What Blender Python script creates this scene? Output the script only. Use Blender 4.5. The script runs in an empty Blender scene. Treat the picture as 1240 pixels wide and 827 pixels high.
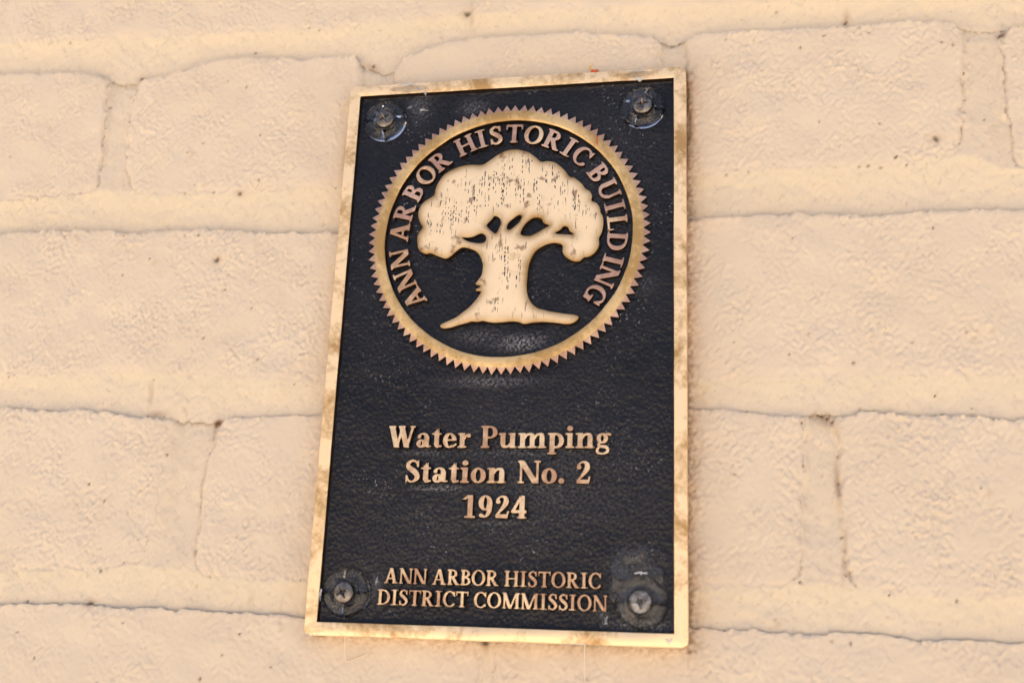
import bpy, math, random
import numpy as np
from mathutils import Matrix, Vector
from mathutils.geometry import delaunay_2d_cdt

random.seed(7)
rng = np.random.default_rng(7)
scene = bpy.context.scene
col = scene.collection
MM = 0.001
Z0 = 1.5                       # height of the plaque's centre above the pavement, metres
WALL_W = -6.0                  # wall face, millimetres behind the plaque's front

# ------------------------------------------------------------------ camera
cam_data = bpy.data.cameras.new('camera')
cam = bpy.data.objects.new('camera', cam_data)
col.objects.link(cam)
ROT = Matrix(((0.981536, 0.015283, 0.190666),
              (0.187342, -0.277976, -0.942143),
              (0.038602, 0.960466, -0.275706)))
cam.matrix_world = Matrix.Translation(Vector((0.07826, -0.36931, Z0 - 0.10906))) @ ROT.to_4x4()
cam_data.sensor_width = 36.0
cam_data.lens = 39.753
cam_data.clip_start = 0.01
cam_data.clip_end = 500.0
cam_data.dof.use_dof = True
cam_data.dof.aperture_fstop = 10.5
fwd = -(ROT @ Vector((0, 0, 1)))
cam_data.dof.focus_distance = (Vector((0.01, 0, Z0 + 0.045)) - cam.matrix_world.translation).dot(fwd)
scene.camera = cam

# ------------------------------------------------------------------ sky, sun, exposure
# the wall stands in its own shade: the sun is behind it, so its face gets open sky from above
# and warm light thrown up by the sunlit pavement
SUN_EL, SUN_AZ = math.radians(48), math.radians(15)
world = bpy.data.worlds.new('World')
scene.world = world
world.use_nodes = True
wn = world.node_tree
bg = wn.nodes['Background']
sky = wn.nodes.new('ShaderNodeTexSky')
sky.sky_type = 'NISHITA'
sky.sun_disc = False
sky.sun_elevation = SUN_EL
sky.sun_rotation = -SUN_AZ
sky.dust_density = 8.0
sky.air_density = 0.5
sky.ozone_density = 0.6
wn.links.new(sky.outputs[0], bg.inputs[0])
bg.inputs[1].default_value = 0.15
to_sun = Vector((-math.sin(SUN_AZ) * math.cos(SUN_EL), math.cos(SUN_AZ) * math.cos(SUN_EL), math.sin(SUN_EL)))
sun_data = bpy.data.lights.new('sun', 'SUN')
sun_data.energy = 3.3
sun_data.angle = math.radians(0.5)
sun_data.color = (1.0, 0.94, 0.86)
sun = bpy.data.objects.new('sun', sun_data)
sun.rotation_euler = to_sun.to_track_quat('Z', 'Y').to_euler()
sun.location = to_sun * 3
col.objects.link(sun)
scene.view_settings.view_transform = 'Standard'
scene.view_settings.look = 'None'
scene.view_settings.gamma = 1.0
scene.view_settings.exposure = 1.82

# ------------------------------------------------------------------ node helpers
def new_mat(name):
    m = bpy.data.materials.new(name)
    m.use_nodes = True
    nt = m.node_tree
    return m, nt, nt.nodes['Principled BSDF']

def N(nt, typ, **kw):
    n = nt.nodes.new(typ)
    for k, v in kw.items():
        if k.startswith('i_'):
            key = k[2:].replace('_', ' ')
            n.inputs[key].default_value = v
        else:
            setattr(n, k, v)
    return n

def pos(nt, scale=(1, 1, 1)):
    g = N(nt, 'ShaderNodeNewGeometry')
    mp = N(nt, 'ShaderNodeMapping')
    mp.inputs['Scale'].default_value = scale
    nt.links.new(g.outputs['Position'], mp.inputs['Vector'])
    return mp.outputs[0]

def noise(nt, vec, scale, detail=4, rough=0.5, dist=0.0):
    n = N(nt, 'ShaderNodeTexNoise', i_Scale=scale, i_Detail=detail, i_Roughness=rough, i_Distortion=dist)
    nt.links.new(vec, n.inputs['Vector'])
    return n.outputs['Fac']

def ramp(nt, fac, a, b, c0=(0, 0, 0, 1), c1=(1, 1, 1, 1)):
    r = N(nt, 'ShaderNodeValToRGB')
    r.color_ramp.elements[0].position = a
    r.color_ramp.elements[1].position = b
    r.color_ramp.elements[0].color = c0
    r.color_ramp.elements[1].color = c1
    nt.links.new(fac, r.inputs[0])
    return r.outputs[0]

def mix(nt, fac, a, b):
    m = N(nt, 'ShaderNodeMix', data_type='RGBA')
    for sock, v in ((m.inputs[0], fac), (m.inputs[6], a), (m.inputs[7], b)):
        if hasattr(v, 'is_linked'):
            nt.links.new(v, sock)
        elif isinstance(v, (int, float)):
            sock.default_value = v
        else:
            sock.default_value = (*v, 1) if len(v) == 3 else v
    return m.outputs[2]

def math_n(nt, op, a, b=None, clamp=False):
    m = N(nt, 'ShaderNodeMath', operation=op, use_clamp=clamp)
    for i, v in enumerate((a, b)):
        if v is None:
            continue
        if hasattr(v, 'is_linked'):
            nt.links.new(v, m.inputs[i])
        else:
            m.inputs[i].default_value = v
    return m.outputs[0]

def attr(nt, name):
    return N(nt, 'ShaderNodeAttribute', attribute_name=name).outputs['Fac']

def bump(nt, height, strength, dist, normal=None):
    b = N(nt, 'ShaderNodeBump', i_Strength=strength, i_Distance=dist)
    nt.links.new(height, b.inputs['Height'])
    if normal is not None:
        nt.links.new(normal, b.inputs['Normal'])
    return b.outputs[0]

# ------------------------------------------------------------------ materials
def paint_material():
    m, nt, b = new_mat('cream_masonry_paint')
    p = pos(nt)
    c = mix(nt, ramp(nt, noise(nt, p, 28, 5, 0.6), 0.35, 0.7), (0.62, 0.508, 0.368), (0.65, 0.54, 0.398))
    c = mix(nt, math_n(nt, 'MULTIPLY', attr(nt, 'tint'), 0.6), c, (0.645, 0.545, 0.37))
    c = mix(nt, attr(nt, 'grime_and_shade'), c, (0.30, 0.175, 0.085))
    c = mix(nt, attr(nt, 'chip'), c, (0.17, 0.060, 0.022))
    c = mix(nt, attr(nt, 'dirt'), c, (0.045, 0.028, 0.015))
    nt.links.new(c, b.inputs['Base Color'])
    b.inputs['Roughness'].default_value = 0.55
    b.inputs['Specular IOR Level'].default_value = 0.3
    h = noise(nt, p, 900, 3, 0.55)
    nt.links.new(bump(nt, h, 0.18, 0.0003), b.inputs['Normal'])
    return m

def bronze_material(name, bright, dull, amount, rough=(0.32, 0.55), streaks=False, metal=0.6):
    m, nt, b = new_mat(name)
    p = pos(nt)
    big = noise(nt, p, 45, 5, 0.62, 0.6)
    fine = noise(nt, p, 420, 4, 0.6)
    f = math_n(nt, 'ADD', math_n(nt, 'MULTIPLY', big, 0.75), math_n(nt, 'MULTIPLY', fine, 0.25))
    k = ramp(nt, f, amount - 0.07, amount + 0.07)          # 0 = worn bright, 1 = oxidised
    c = mix(nt, k, bright, dull)
    speck = ramp(nt, noise(nt, p, 700, 2, 0.5), 0.70, 0.76)
    c = mix(nt, math_n(nt, 'MULTIPLY', speck, 0.55), c, (0.07, 0.035, 0.015))
    r = N(nt, 'ShaderNodeMapRange', i_To_Min=rough[0], i_To_Max=rough[1])
    nt.links.new(k, r.inputs[0])
    rough_out = r.outputs[0]
    hgt = fine
    if streaks:                                            # short vertical engraved cuts filled with black
        sv = pos(nt, (1600, 1600, 190))
        cut = ramp(nt, noise(nt, sv, 1.0, 2, 0.5), 0.635, 0.67)
        area = ramp(nt, noise(nt, p, 95, 3, 0.6), 0.40, 0.53)
        rimk = math_n(nt, 'MULTIPLY', attr(nt, 'rim'), math_n(nt, 'ADD', math_n(nt, 'MULTIPLY', big, 1.9), 0.0), clamp=True)
        c = mix(nt, rimk, c, (0.36, 0.205, 0.065))
        area = math_n(nt, 'MULTIPLY', area, math_n(nt, 'SUBTRACT', 1.0, attr(nt, 'rim')))
        cut = math_n(nt, 'MULTIPLY', cut, area)
        c = mix(nt, math_n(nt, 'MULTIPLY', cut, 0.92), c, (0.04, 0.016, 0.006))
        blot = ramp(nt, noise(nt, p, 190, 2, 0.5), 0.61, 0.68)
        c = mix(nt, math_n(nt, 'MULTIPLY', blot, 0.7), c, (0.22, 0.085, 0.03))
        hgt = math_n(nt, 'SUBTRACT', math_n(nt, 'MULTIPLY', fine, 0.3), cut)
    nt.links.new(c, b.inputs['Base Color'])
    b.inputs['Metallic'].default_value = metal
    nt.links.new(rough_out, b.inputs['Roughness'])
    nt.links.new(bump(nt, hgt, 0.25, 0.00025), b.inputs['Normal'])
    return m

def dark_material(name, grain=1.0, brown=0.0):
    m, nt, b = new_mat(name)
    p = pos(nt)
    base = mix(nt, ramp(nt, noise(nt, p, 45, 4, 0.6), 0.35, 0.7),
               (0.006 + 0.004 * brown, 0.0058, 0.0065 - 0.003 * brown), (0.012 + 0.008 * brown, 0.0112, 0.012 - 0.005 * brown))
    dust = ramp(nt, noise(nt, p, 1100, 2, 0.6), 0.64, 0.72)
    patch = ramp(nt, noise(nt, p, 38, 4, 0.6), 0.50, 0.72)
    dust = math_n(nt, 'MULTIPLY', dust, patch)
    dust = math_n(nt, 'ADD', math_n(nt, 'MULTIPLY', dust, 0.75), math_n(nt, 'MULTIPLY', attr(nt, 'dust'), 1.0), clamp=True)
    base = mix(nt, dust, base, (0.42, 0.41, 0.42))
    nt.links.new(base, b.inputs['Base Color'])
    rr = ramp(nt, noise(nt, p, 50, 3, 0.6), 0.3, 0.75, (0.26, 0.26, 0.26, 1), (0.42, 0.42, 0.42, 1))
    nt.links.new(rr, b.inputs['Roughness'])
    b.inputs['Specular IOR Level'].default_value = 0.27
    b.inputs['Specular Tint'].default_value = (0.98, 0.97, 1.0, 1)
    v = N(nt, 'ShaderNodeTexVoronoi', feature='SMOOTH_F1', i_Scale=780.0)
    v.inputs['Smoothness'].default_value = 0.6
    warp = noise(nt, p, 300, 2, 0.5)
    add = N(nt, 'ShaderNodeVectorMath', operation='ADD')
    sc = N(nt, 'ShaderNodeVectorMath', operation='SCALE')
    sc.inputs['Scale'].default_value = 0.0006
    nz = N(nt, 'ShaderNodeTexNoise', i_Scale=350.0)
    nt.links.new(p, nz.inputs['Vector'])
    nt.links.new(nz.outputs['Color'], sc.inputs[0])
    nt.links.new(p, add.inputs[0])
    nt.links.new(sc.outputs[0], add.inputs[1])
    nt.links.new(add.outputs[0], v.inputs['Vector'])
    hh = math_n(nt, 'ADD', math_n(nt, 'MULTIPLY', v.outputs['Distance'], -0.8), math_n(nt, 'MULTIPLY', warp, 0.35))
    nt.links.new(bump(nt, hh, 0.9 * grain, 0.00045), b.inputs['Normal'])
    return m

def clear_plastic(name, tint=(0.74, 0.74, 0.73), rough=0.04, milky=0.0):
    m, nt, b = new_mat(name)
    p = pos(nt)
    b.inputs['Base Color'].default_value = (*tint, 1)
    b.inputs['Transmission Weight'].default_value = 1.0 - milky
    b.inputs['IOR'].default_value = 1.42
    b.inputs['Specular Tint'].default_value = (1.0, 0.94, 0.86, 1)
    b.inputs['Specular IOR Level'].default_value = 0.5
    r = ramp(nt, noise(nt, p, 380, 4, 0.65), 0.35, 0.75, (rough, rough, rough, 1), (rough + 0.15, rough + 0.15, rough + 0.15, 1))
    nt.links.new(r, b.inputs['Roughness'])
    nt.links.new(bump(nt, noise(nt, p, 520, 3, 0.6), 0.12, 0.0003), b.inputs['Normal'])
    return m

def steel_material(name, light, dark, metal):
    m, nt, b = new_mat(name)
    p = pos(nt)
    k = ramp(nt, noise(nt, p, 500, 4, 0.6), 0.35, 0.65)
    nt.links.new(mix(nt, k, light, dark), b.inputs['Base Color'])
    b.inputs['Metallic'].default_value = metal
    nt.links.new(ramp(nt, noise(nt, p, 700, 3), 0.3, 0.7, (0.22, 0.22, 0.22, 1), (0.5, 0.5, 0.5, 1)), b.inputs['Roughness'])
    nt.links.new(bump(nt, noise(nt, p, 900, 3, 0.6), 0.4, 0.0003), b.inputs['Normal'])
    return m

def plain(name, color, rough=0.6, metal=0.0):
    m, nt, b = new_mat(name)
    p = pos(nt)
    c = mix(nt, noise(nt, p, 800, 3), tuple(v * 0.75 for v in color), color)
    nt.links.new(c, b.inputs['Base Color'])
    b.inputs['Roughness'].default_value = rough
    b.inputs['Metallic'].default_value = metal
    return m

M_PAINT = paint_material()
M_FRAME = bronze_material('frame_bronze', (0.95, 0.70, 0.40), (0.47, 0.28, 0.105), 0.54, (0.46, 0.55))
M_RING = bronze_material('seal_ring_bronze', (0.74, 0.51, 0.23), (0.44, 0.27, 0.095), 0.49, (0.42, 0.52))
M_TREE = bronze_material('tree_bronze', (0.98, 0.745, 0.45), (0.66, 0.44, 0.21), 0.62, (0.46, 0.55), streaks=True)
M_LETTER = bronze_material('letter_bronze', (0.88, 0.625, 0.36), (0.46, 0.27, 0.155), 0.49, (0.30, 0.46))
M_COPPER = bronze_material('coppery_bronze', (0.66, 0.43, 0.30), (0.42, 0.25, 0.175), 0.47, (0.32, 0.48))
M_FIELD = dark_material('black_leathered_paint', 1.0)
M_SIDE = dark_material('black_recess_paint', 0.35, 1.0)
M_CUT = plain('black_in_the_cuts', (0.030, 0.018, 0.012), 0.6)
M_CLEAR = clear_plastic('clear_plastic_washer')
M_GLUE = clear_plastic('clear_silicone', (0.88, 0.88, 0.87), 0.05, 0.022)
M_STEEL = steel_material('weathered_screw_steel', (0.27, 0.235, 0.20), (0.10, 0.085, 0.07), 0.9)
M_CHALKY = steel_material('chalky_screw_steel', (0.36, 0.34, 0.315), (0.07, 0.06, 0.05), 0.3)

# ------------------------------------------------------------------ mesh helpers
def mesh_obj(name, verts, faces, mats, parent=None, mat_idx=None, smooth=True, attrs=None, normals=None, sharp_angle=None):
    me = bpy.data.meshes.new(name)
    me.from_pydata(verts, [], faces)
    for m in (mats if isinstance(mats, (list, tuple)) else [mats]):
        me.materials.append(m)
    if mat_idx is not None:
        me.polygons.foreach_set('material_index', np.asarray(mat_idx, dtype=np.int32))
    if smooth:
        me.polygons.foreach_set('use_smooth', np.ones(len(me.polygons), dtype=bool))
    for k, v in (attrs or {}).items():
        a = me.attributes.new(k, 'FLOAT', 'POINT')
        a.data.foreach_set('value', np.asarray(v, dtype=np.float32))
    me.update()
    if normals is not None:
        me.normals_split_custom_set_from_vertices(normals)
    if sharp_angle is not None:
        me.set_sharp_from_angle(angle=math.radians(sharp_angle))
    o = bpy.data.objects.new(name, me)
    col.objects.link(o)
    if parent is not None:
        o.parent = parent
    return o

def empty(name, loc, parent=None):
    o = bpy.data.objects.new(name, None)
    o.empty_display_size = 0.02
    o.location = loc
    col.objects.link(o)
    if parent is not None:
        o.parent = parent
    return o

def tag(o, label=None, category=None, group=None, kind=None):
    for k, v in (('label', label), ('category', category), ('group', group), ('kind', kind)):
        if v:
            o[k] = v
    return o

# ------------------------------------------------------------------ the pavement the wall stands on, unseen, added to bounce light up
def unseen_pavement():
    m, nt, b = new_mat('unseen_pale_concrete')
    p = pos(nt)
    c = mix(nt, noise(nt, p, 3, 6, 0.6), (0.36, 0.32, 0.265), (0.45, 0.40, 0.335))
    c = mix(nt, ramp(nt, noise(nt, p, 180, 3, 0.6), 0.62, 0.75), c, (0.22, 0.19, 0.16))
    nt.links.new(c, b.inputs['Base Color'])
    b.inputs['Roughness'].default_value = 0.85
    nt.links.new(bump(nt, noise(nt, p, 120, 4, 0.6), 0.3, 0.004), b.inputs['Normal'])
    n = 64
    v = [(60 * math.cos(2 * math.pi * k / n), 60 * math.sin(2 * math.pi * k / n), 0) for k in range(n)]
    o = mesh_obj('unseen_pavement', v, [tuple(range(n))], m, smooth=False)
    o['kind'] = 'structure'
unseen_pavement()

# ------------------------------------------------------------------ the painted brick wall
# millimetres on the wall face, x to the right and z up, zero behind the plaque's centre
ROW_A_BOTTOM = [
    (-223.8, 135.6), (-190.8, 134.3), (-129.5, 132.8), (-81.2, 131.3), (-20.6, 133.2), (29.7, 132.1), (75.4,
    130.1), (181.3, 125.7)]
ROW_B_TOP = [
    (-221.1, 120.9), (-198, 120.2), (-182.8, 119.1), (-174.2, 117), (-165.2, 113.4), (-157.9, 114.1), (-143.5,
    115), (-134.9, 118.5), (-122.7, 121), (-110.3, 121.2), (-92.7, 120), (-87.9, 117.4), (-82.2, 118.9), (-65,
    118.4), (-59.6, 113.7), (-51, 110.2), (-44.8, 116.9), (-35, 119.8), (-22, 122.8), (-5.7, 123.1), (19.8,
    122.2), (35.5, 120.6), (51, 118.4), (58.6, 115.1), (63.8, 116.8), (72.2, 117.9), (84.2, 118), (113.5,
    117.4), (130.7, 117.4), (142, 117.2), (155.9, 116.1), (159.3, 114.2), (166.7, 113), (173.5, 113.1),
    (180.3, 113.2)]
ROW_B_BOTTOM = [
    (-210.6, 63.3), (-188.6, 64.2), (-172.5, 65.2), (-161.7, 65.1), (-152.7, 64.7), (-143.6, 62.9), (-121,
    62.6), (-90.3, 62.3), (-70.4, 62.5), (71.7, 61.5), (83.2, 62.3), (100.2, 62.1), (117, 62.2), (137.5,
    62.1), (148.5, 63.8), (157.9, 64.5), (169.4, 58.8), (175.9, 59)]
ROW_C_TOP = [
    (-207.9, 48.7), (-195.7, 49.5), (-171.2, 49.2), (-146.9, 46.8), (-132.9, 47.8), (-123.6, 47.8), (-109.6,
    46.6), (-100.3, 45.5), (-67.8, 44.3), (63.9, 44), (79.4, 45), (93.8, 45.5), (115.3, 44.3), (126.3, 43.2),
    (144.6, 44.5), (162.4, 44.3), (174.7, 43.6)]
ROW_C_BOTTOM = [
    (-197.3, -9.7), (-155.7, -9.2), (-128.7, -9.5), (-89.2, -12.7), (-66.9, -13.8), (65.5, -13.2), (108.7,
    -13), (170.1, -13.3)]
ROW_D_TOP = [
    (-195, -22.3), (-171.2, -24), (-159.8, -23.3), (-148.1, -24.6), (-138.8, -26.2), (-125.3, -26.8), (-109.7,
    -28.3), (-103.3, -26.8), (-92.5, -26.1), (-67, -25.4), (64.6, -23.8), (78.4, -24.6), (90.2, -26.1), (98.3,
    -26.5), (107.2, -25.4), (114.2, -26.4), (118.7, -25), (127.4, -25.3), (136, -26.2), (145.4, -26.5),
    (155.7, -26), (161.4, -27.9), (165.6, -28.3), (169, -27.4)]
ROW_D_BOTTOM = [
    (-183.8, -83.5), (-165.6, -82.2), (-157.8, -81), (-149.6, -82.7), (-144.1, -82), (-135.5, -79.3), (-121,
    -80.5), (-106.7, -81.7), (-102.2, -83), (-87.1, -83.9), (-68.3, -83.5), (64.4, -83.1), (74.3, -82.1),
    (89.6, -81.6), (98.4, -80.6), (106.3, -81), (113.2, -81.2), (116.7, -82.2), (125.2, -83.1), (138.7,
    -83.8), (164.4, -83.5)]
ROW_E_TOP = [
    (-181.7, -95.1), (-171.5, -94.1), (-159, -94.1), (-147.8, -93.9), (-134.4, -94.8), (-119.2, -94), (-110.4,
    -94.7), (-88, -95.1), (-66.1, -95.6), (64.3, -94.9), (82.2, -95.5), (97.1, -96.1), (105.8, -95.6), (116.9,
    -94.8), (126.2, -95.8), (135.4, -96.8), (146.2, -96.2), (163.3, -96.6)]
EDGE_B1r = [(-171.3, 114.5), (-169.0, 90.4), (-168.1, 68.4)]
EDGE_B2l = [(-157.3, 112.3), (-159.0, 93.6), (-156.9, 75.1), (-154.6, 67.8)]
EDGE_B2r = [(-62.3, 113.8), (-64.3, 89.1), (-65.5, 63.3)]
EDGE_B3l = [(-48.4, 111.1), (-49.4, 88.2), (-50.8, 62.6)]
EDGE_B3r = [(53.1, 117.9), (54.1, 92.3), (54.2, 64.3)]
EDGE_B4l = [(64.1, 116.1), (64.9, 91.6), (65.3, 63.8)]
EDGE_B4r = [(159.4, 112.5), (159.5, 95.9), (157.7, 76.6), (155.1, 68.3)]
EDGE_B5l = [(173.4, 112.5), (172.3, 98.3), (172.4, 82.2), (173.2, 69.5), (172.0, 59.2)]
EDGE_D1r = [(-125.4, -26.7), (-124.3, -39.0), (-124.8, -52.6), (-125.5, -63.9), (-127.4, -70.1), (-128.2, -76.1)]
EDGE_D2l = [(-106.2, -27.1), (-107.2, -36.8), (-108.3, -42.1), (-109.4, -55.5), (-109.0, -67.7), (-108.0, -79.7)]
EDGE_D2r = [(101.9, -27.2), (100.5, -42.0), (99.1, -59.7), (98.4, -80.5)]
EDGE_D3l = [(109.3, -25.3), (112.4, -36.3), (111.0, -50.3), (112.1, -65.8), (113.3, -80.1)]
SPECKS = [
    (-200.6, 134), (-190.9, 133.7), (-209.7, 82.7), (-168.8, 93.2), (-169.1, 89.6), (-168.5, 75.2), (-168.6,
    67.8), (-180.3, 64.5), (-117.6, 110.7), (-109.5, 107.9), (-130.9, 80.1), (-101.3, 86.3), (-124.9, 84.1),
    (-130.1, 62.9), (-126.4, 66.2), (-118.2, 63), (-99.8, 67.1), (-108.3, 124.1), (-81.2, 131.3), (-85.4,
    132.5), (-101.4, 46.7), (-68.2, 62.5), (-158.6, 95.4), (-169, 103.2), (-194.3, 63.3), (-175.5, 65.1),
    (-153.5, 45.9), (-182.7, 41.8), (-127.9, 45.3), (-122.1, 45.1), (-141, 36), (-144.5, 13.5), (-108.5,
    22.7), (-97, 15), (-193.6, -10.2), (-134.4, -25.7), (-127.9, -25.5), (-133.5, -11.6), (-77.7, -13.9),
    (-92.7, -4.5), (-114.9, 3.9), (-122.5, -27.3), (-151.5, 29.7), (-124, -40), (-108.3, -42.1), (-108.8,
    -55.5), (-153.4, -51), (-146.4, -57), (-136.4, -61.5), (-144.1, -82), (-135.6, -79), (-171.9, -93.3),
    (-132.6, -99.6), (-102.2, -83), (-68.3, -83.5), (-173.2, -104), (-139.6, -120), (-101.5, -117.3), (-76.3,
    -112.4), (-94.3, -109.3), (-88.8, -102), (-165.1, -112.7), (96.3, 125.8), (77.8, 114.9), (87.8, 113.9),
    (104.2, 109.6), (112.7, 113.8), (128.2, 113.7), (152.6, 108), (156.2, 106.4), (159.3, 95.9), (158.8,
    85.7), (158.4, 80.9), (141.8, 91.4), (109.8, 79.8), (164.9, 77.9), (134.9, 64.8), (77.2, 61.2), (85.2,
    61.8), (114.6, 62.2), (122.6, 62.1), (125.6, 62.2), (129.8, 61.4), (138.3, 62), (130.1, 77.8), (173.8,
    60.1), (144.6, 45), (118.8, 42.9), (156.1, 69.3), (145.6, 38.4), (99.3, 36), (79, -0.6), (136.5, -1.8),
    (153.7, 1.6), (103.9, 2.2), (97.1, -5.1), (117.7, -8.4), (142.9, -19.5), (144.7, -25.5), (119, -23.6),
    (123.6, -24.3), (153.7, -23.7), (82.7, -24.6), (105.9, -25.4), (100.4, -28.7), (101.3, -34.6), (159.8,
    -27.6), (161.4, -27.6), (76.1, -7.7), (100.5, -42.8), (111.6, -39.6), (111.5, -48.5), (111.2, -52.2),
    (111.7, -65.8), (112.4, -77.5), (98.4, -80), (154.3, -49.6), (125.2, -83.2), (107.4, -97.7), (113, -98.2),
    (78.5, -45.9), (90.6, -91.7), (145.1, -84.5), (63.8, -102.5)]
BIG_SPECKS = [
    (-156.5, 115.4), (-107.1, 61.9), (-113.3, 34.8), (-147.1, -93.4), (120.7, 120), (148.5, 71.1), (172.7,
    110.3), (108.9, -26.8), (107.2, -25.9), (110.2, -28.2), (-20.6, 133.6), (-58, 114.6), (-2.8, -102)]
LUMPS = [
    (-99.3, 40.9), (-141, 36), (-174.2, 45.8), (-94.9, -4.5), (165.7, 77.2), (154.1, 1.1), (128.1, 33.7),
    (135.2, 30.4), (122.6, 1.6), (159.9, 3.4), (154.9, -49.6), (120.5, -63.9), (89.3, -91.3), (-78.9, -66.2),
    (-75, -99.2), (-88.2, -88.5), (-149.5, 104.9), (-131, 81.1), (-123.7, 67.6)]

TILE, CELL = 1024, 0.5
def band_noise(lo, hi, seed, aniso=(1.0, 1.0)):
    """periodic noise tile whose wavelengths lie between lo and hi millimetres, unit deviation"""
    r = np.random.default_rng(seed)
    w = np.fft.rfft2(r.standard_normal((TILE, TILE)))
    fz = np.fft.fftfreq(TILE, CELL)[:, None] * aniso[1]
    fx = np.fft.rfftfreq(TILE, CELL)[None, :] * aniso[0]
    k = np.hypot(fx, fz)
    k0, k1 = 1.0 / hi, 1.0 / lo
    g = np.exp(-(k / k1) ** 2) * (1 - np.exp(-(k / k0) ** 2))
    t = np.fft.irfft2(w * g, s=(TILE, TILE))
    return t / t.std()

def sample(tile, X, Z):
    fx, fz = X / CELL, Z / CELL
    ix, iz = np.floor(fx).astype(int), np.floor(fz).astype(int)
    ax, az = fx - ix, fz - iz
    i0, i1, j0, j1 = ix % TILE, (ix + 1) % TILE, iz % TILE, (iz + 1) % TILE
    return ((tile[j0, i0] * (1 - ax) + tile[j0, i1] * ax) * (1 - az)
            + (tile[j1, i0] * (1 - ax) + tile[j1, i1] * ax) * az)

def sstep(a, b, x):
    t = np.clip((x - a) / (b - a), 0, 1)
    return t * t * (3 - 2 * t)

def curve(pts):
    p = np.array(sorted(pts))
    return lambda x: np.interp(x, p[:, 0], p[:, 1])

def edge(pts):
    p = np.array(sorted((b, a) for a, b in pts))
    return lambda z: np.interp(z, p[:, 0], p[:, 1])

def const(v):
    return lambda x: np.full_like(np.asarray(x, float), v)

def upright(x):
    return [(x, -1000.0), (x, 1000.0)]

# joint: (right edge of one brick, left edge of the next, depth, softness left, softness right, crease left, crease right)
def J(l, r, depth=1.6, sl=2.0, sr=2.0, cl=0.3, cr=0.3):
    return (edge(l), edge(r), depth, sl, sr, cl, cr)

def plain_joints(*xs):
    return [J(upright(x - 6), upright(x + 6)) for x in xs]

rows = [
    dict(top=const(402.0), bot=const(346.0), joints=plain_joints(-330, -118, 96, 310)),
    dict(top=const(332.0), bot=const(275.0), joints=plain_joints(-224, -12, 201)),
    dict(top=const(260.0), bot=const(203.0), joints=plain_joints(-335, -122, 94, 306)),
    dict(top=const(190.0), bot=curve(ROW_A_BOTTOM), joints=[
        J(upright(-225.5), upright(-219.5), 0.6, 2, 2, 0.3, 0.1), J(upright(-11.5), upright(-6.5), 0.7, 2, 2, 0.4, 0.2),
        J(upright(119.0), upright(124.0), 0.8, 2, 2, 0.5, 0.3)] + plain_joints(330)),
    dict(top=curve(ROW_B_TOP), bot=curve(ROW_B_BOTTOM), joints=plain_joints(-380, -275) + [
        J(EDGE_B1r, EDGE_B2l, 2.0, 2.0, 2.0, 0.9, 0.9), J(EDGE_B2r, EDGE_B3l, 1.8, 2, 2),
        J(EDGE_B3r, EDGE_B4l, 2.0, 2, 2), J(EDGE_B4r, EDGE_B5l, 1.7, 1.8, 2.2, 1.0, 0.6)] + plain_joints(279, 380)),
    dict(top=curve(ROW_C_TOP), bot=curve(ROW_C_BOTTOM), joints=plain_joints(-226, -2, 222)),
    dict(top=curve(ROW_D_TOP), bot=curve(ROW_D_BOTTOM), joints=plain_joints(-335) + [
        J(EDGE_D1r, EDGE_D2l, 1.4, 6.0, 1.3, 0.1, 1.0), J(EDGE_D2r, EDGE_D3l, 1.6, 2.4, 1.4, 0.5, 1.1)] + plain_joints(320)),
    dict(top=curve(ROW_E_TOP), bot=const(-153.0), joints=plain_joints(-219) + [
        J(upright(-5.0), upright(0.5), 0.9, 2, 2, 0.4, 0.5)] + plain_joints(214)),
    dict(top=const(-166.0), bot=const(-223.0), joints=plain_joints(-320, -110, 105, 318)),
    dict(top=const(-236.0), bot=const(-293.0), joints=plain_joints(-215, -4, 208)),
    dict(top=const(-306.0), bot=const(-363.0), joints=plain_joints(-322, -108, 104, 316)),
]
for row in rows:                                        # the same bond goes on past the frame on both sides
    x_lo = float(row['joints'][0][0](np.array(0.0)))
    x_hi = float(row['joints'][-1][1](np.array(0.0)))
    while x_lo > -620:
        x_lo -= 213
        row['joints'] = plain_joints(x_lo) + row['joints']
    while x_hi < 600:
        x_hi += 213
        row['joints'] = row['joints'] + plain_joints(x_hi)

def axis(lo, a, b, hi, fine, coarse):
    mid = np.arange(a, b + fine * 0.5, fine)
    left = np.arange(lo, a - coarse * 0.5, coarse)
    right = np.arange(b + coarse, hi + 0.1, coarse)
    return np.concatenate([left, mid, right])

xs = axis(-760, -240, 192, 740, 0.55, 2.5)
zs = axis(-363, -130, 172, 402, 0.55, 2.5)
GX, GZ = np.meshgrid(xs, zs)
n_edge1, n_edge2 = band_noise(7, 26, 1), band_noise(3.5, 24, 2)
n_fine, n_mid, n_big = band_noise(1.6, 3.6, 3), band_noise(4, 10, 4), band_noise(14, 70, 5)
n_streak = band_noise(1.0, 4.0, 6, (1.0, 0.35))
n_gr = band_noise(1.2, 9.0, 8)
XW = GX + 0.45 * sample(n_edge1, GX, GZ)
ZW = GZ + 0.30 * sample(n_edge2, GX, GZ)

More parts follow.
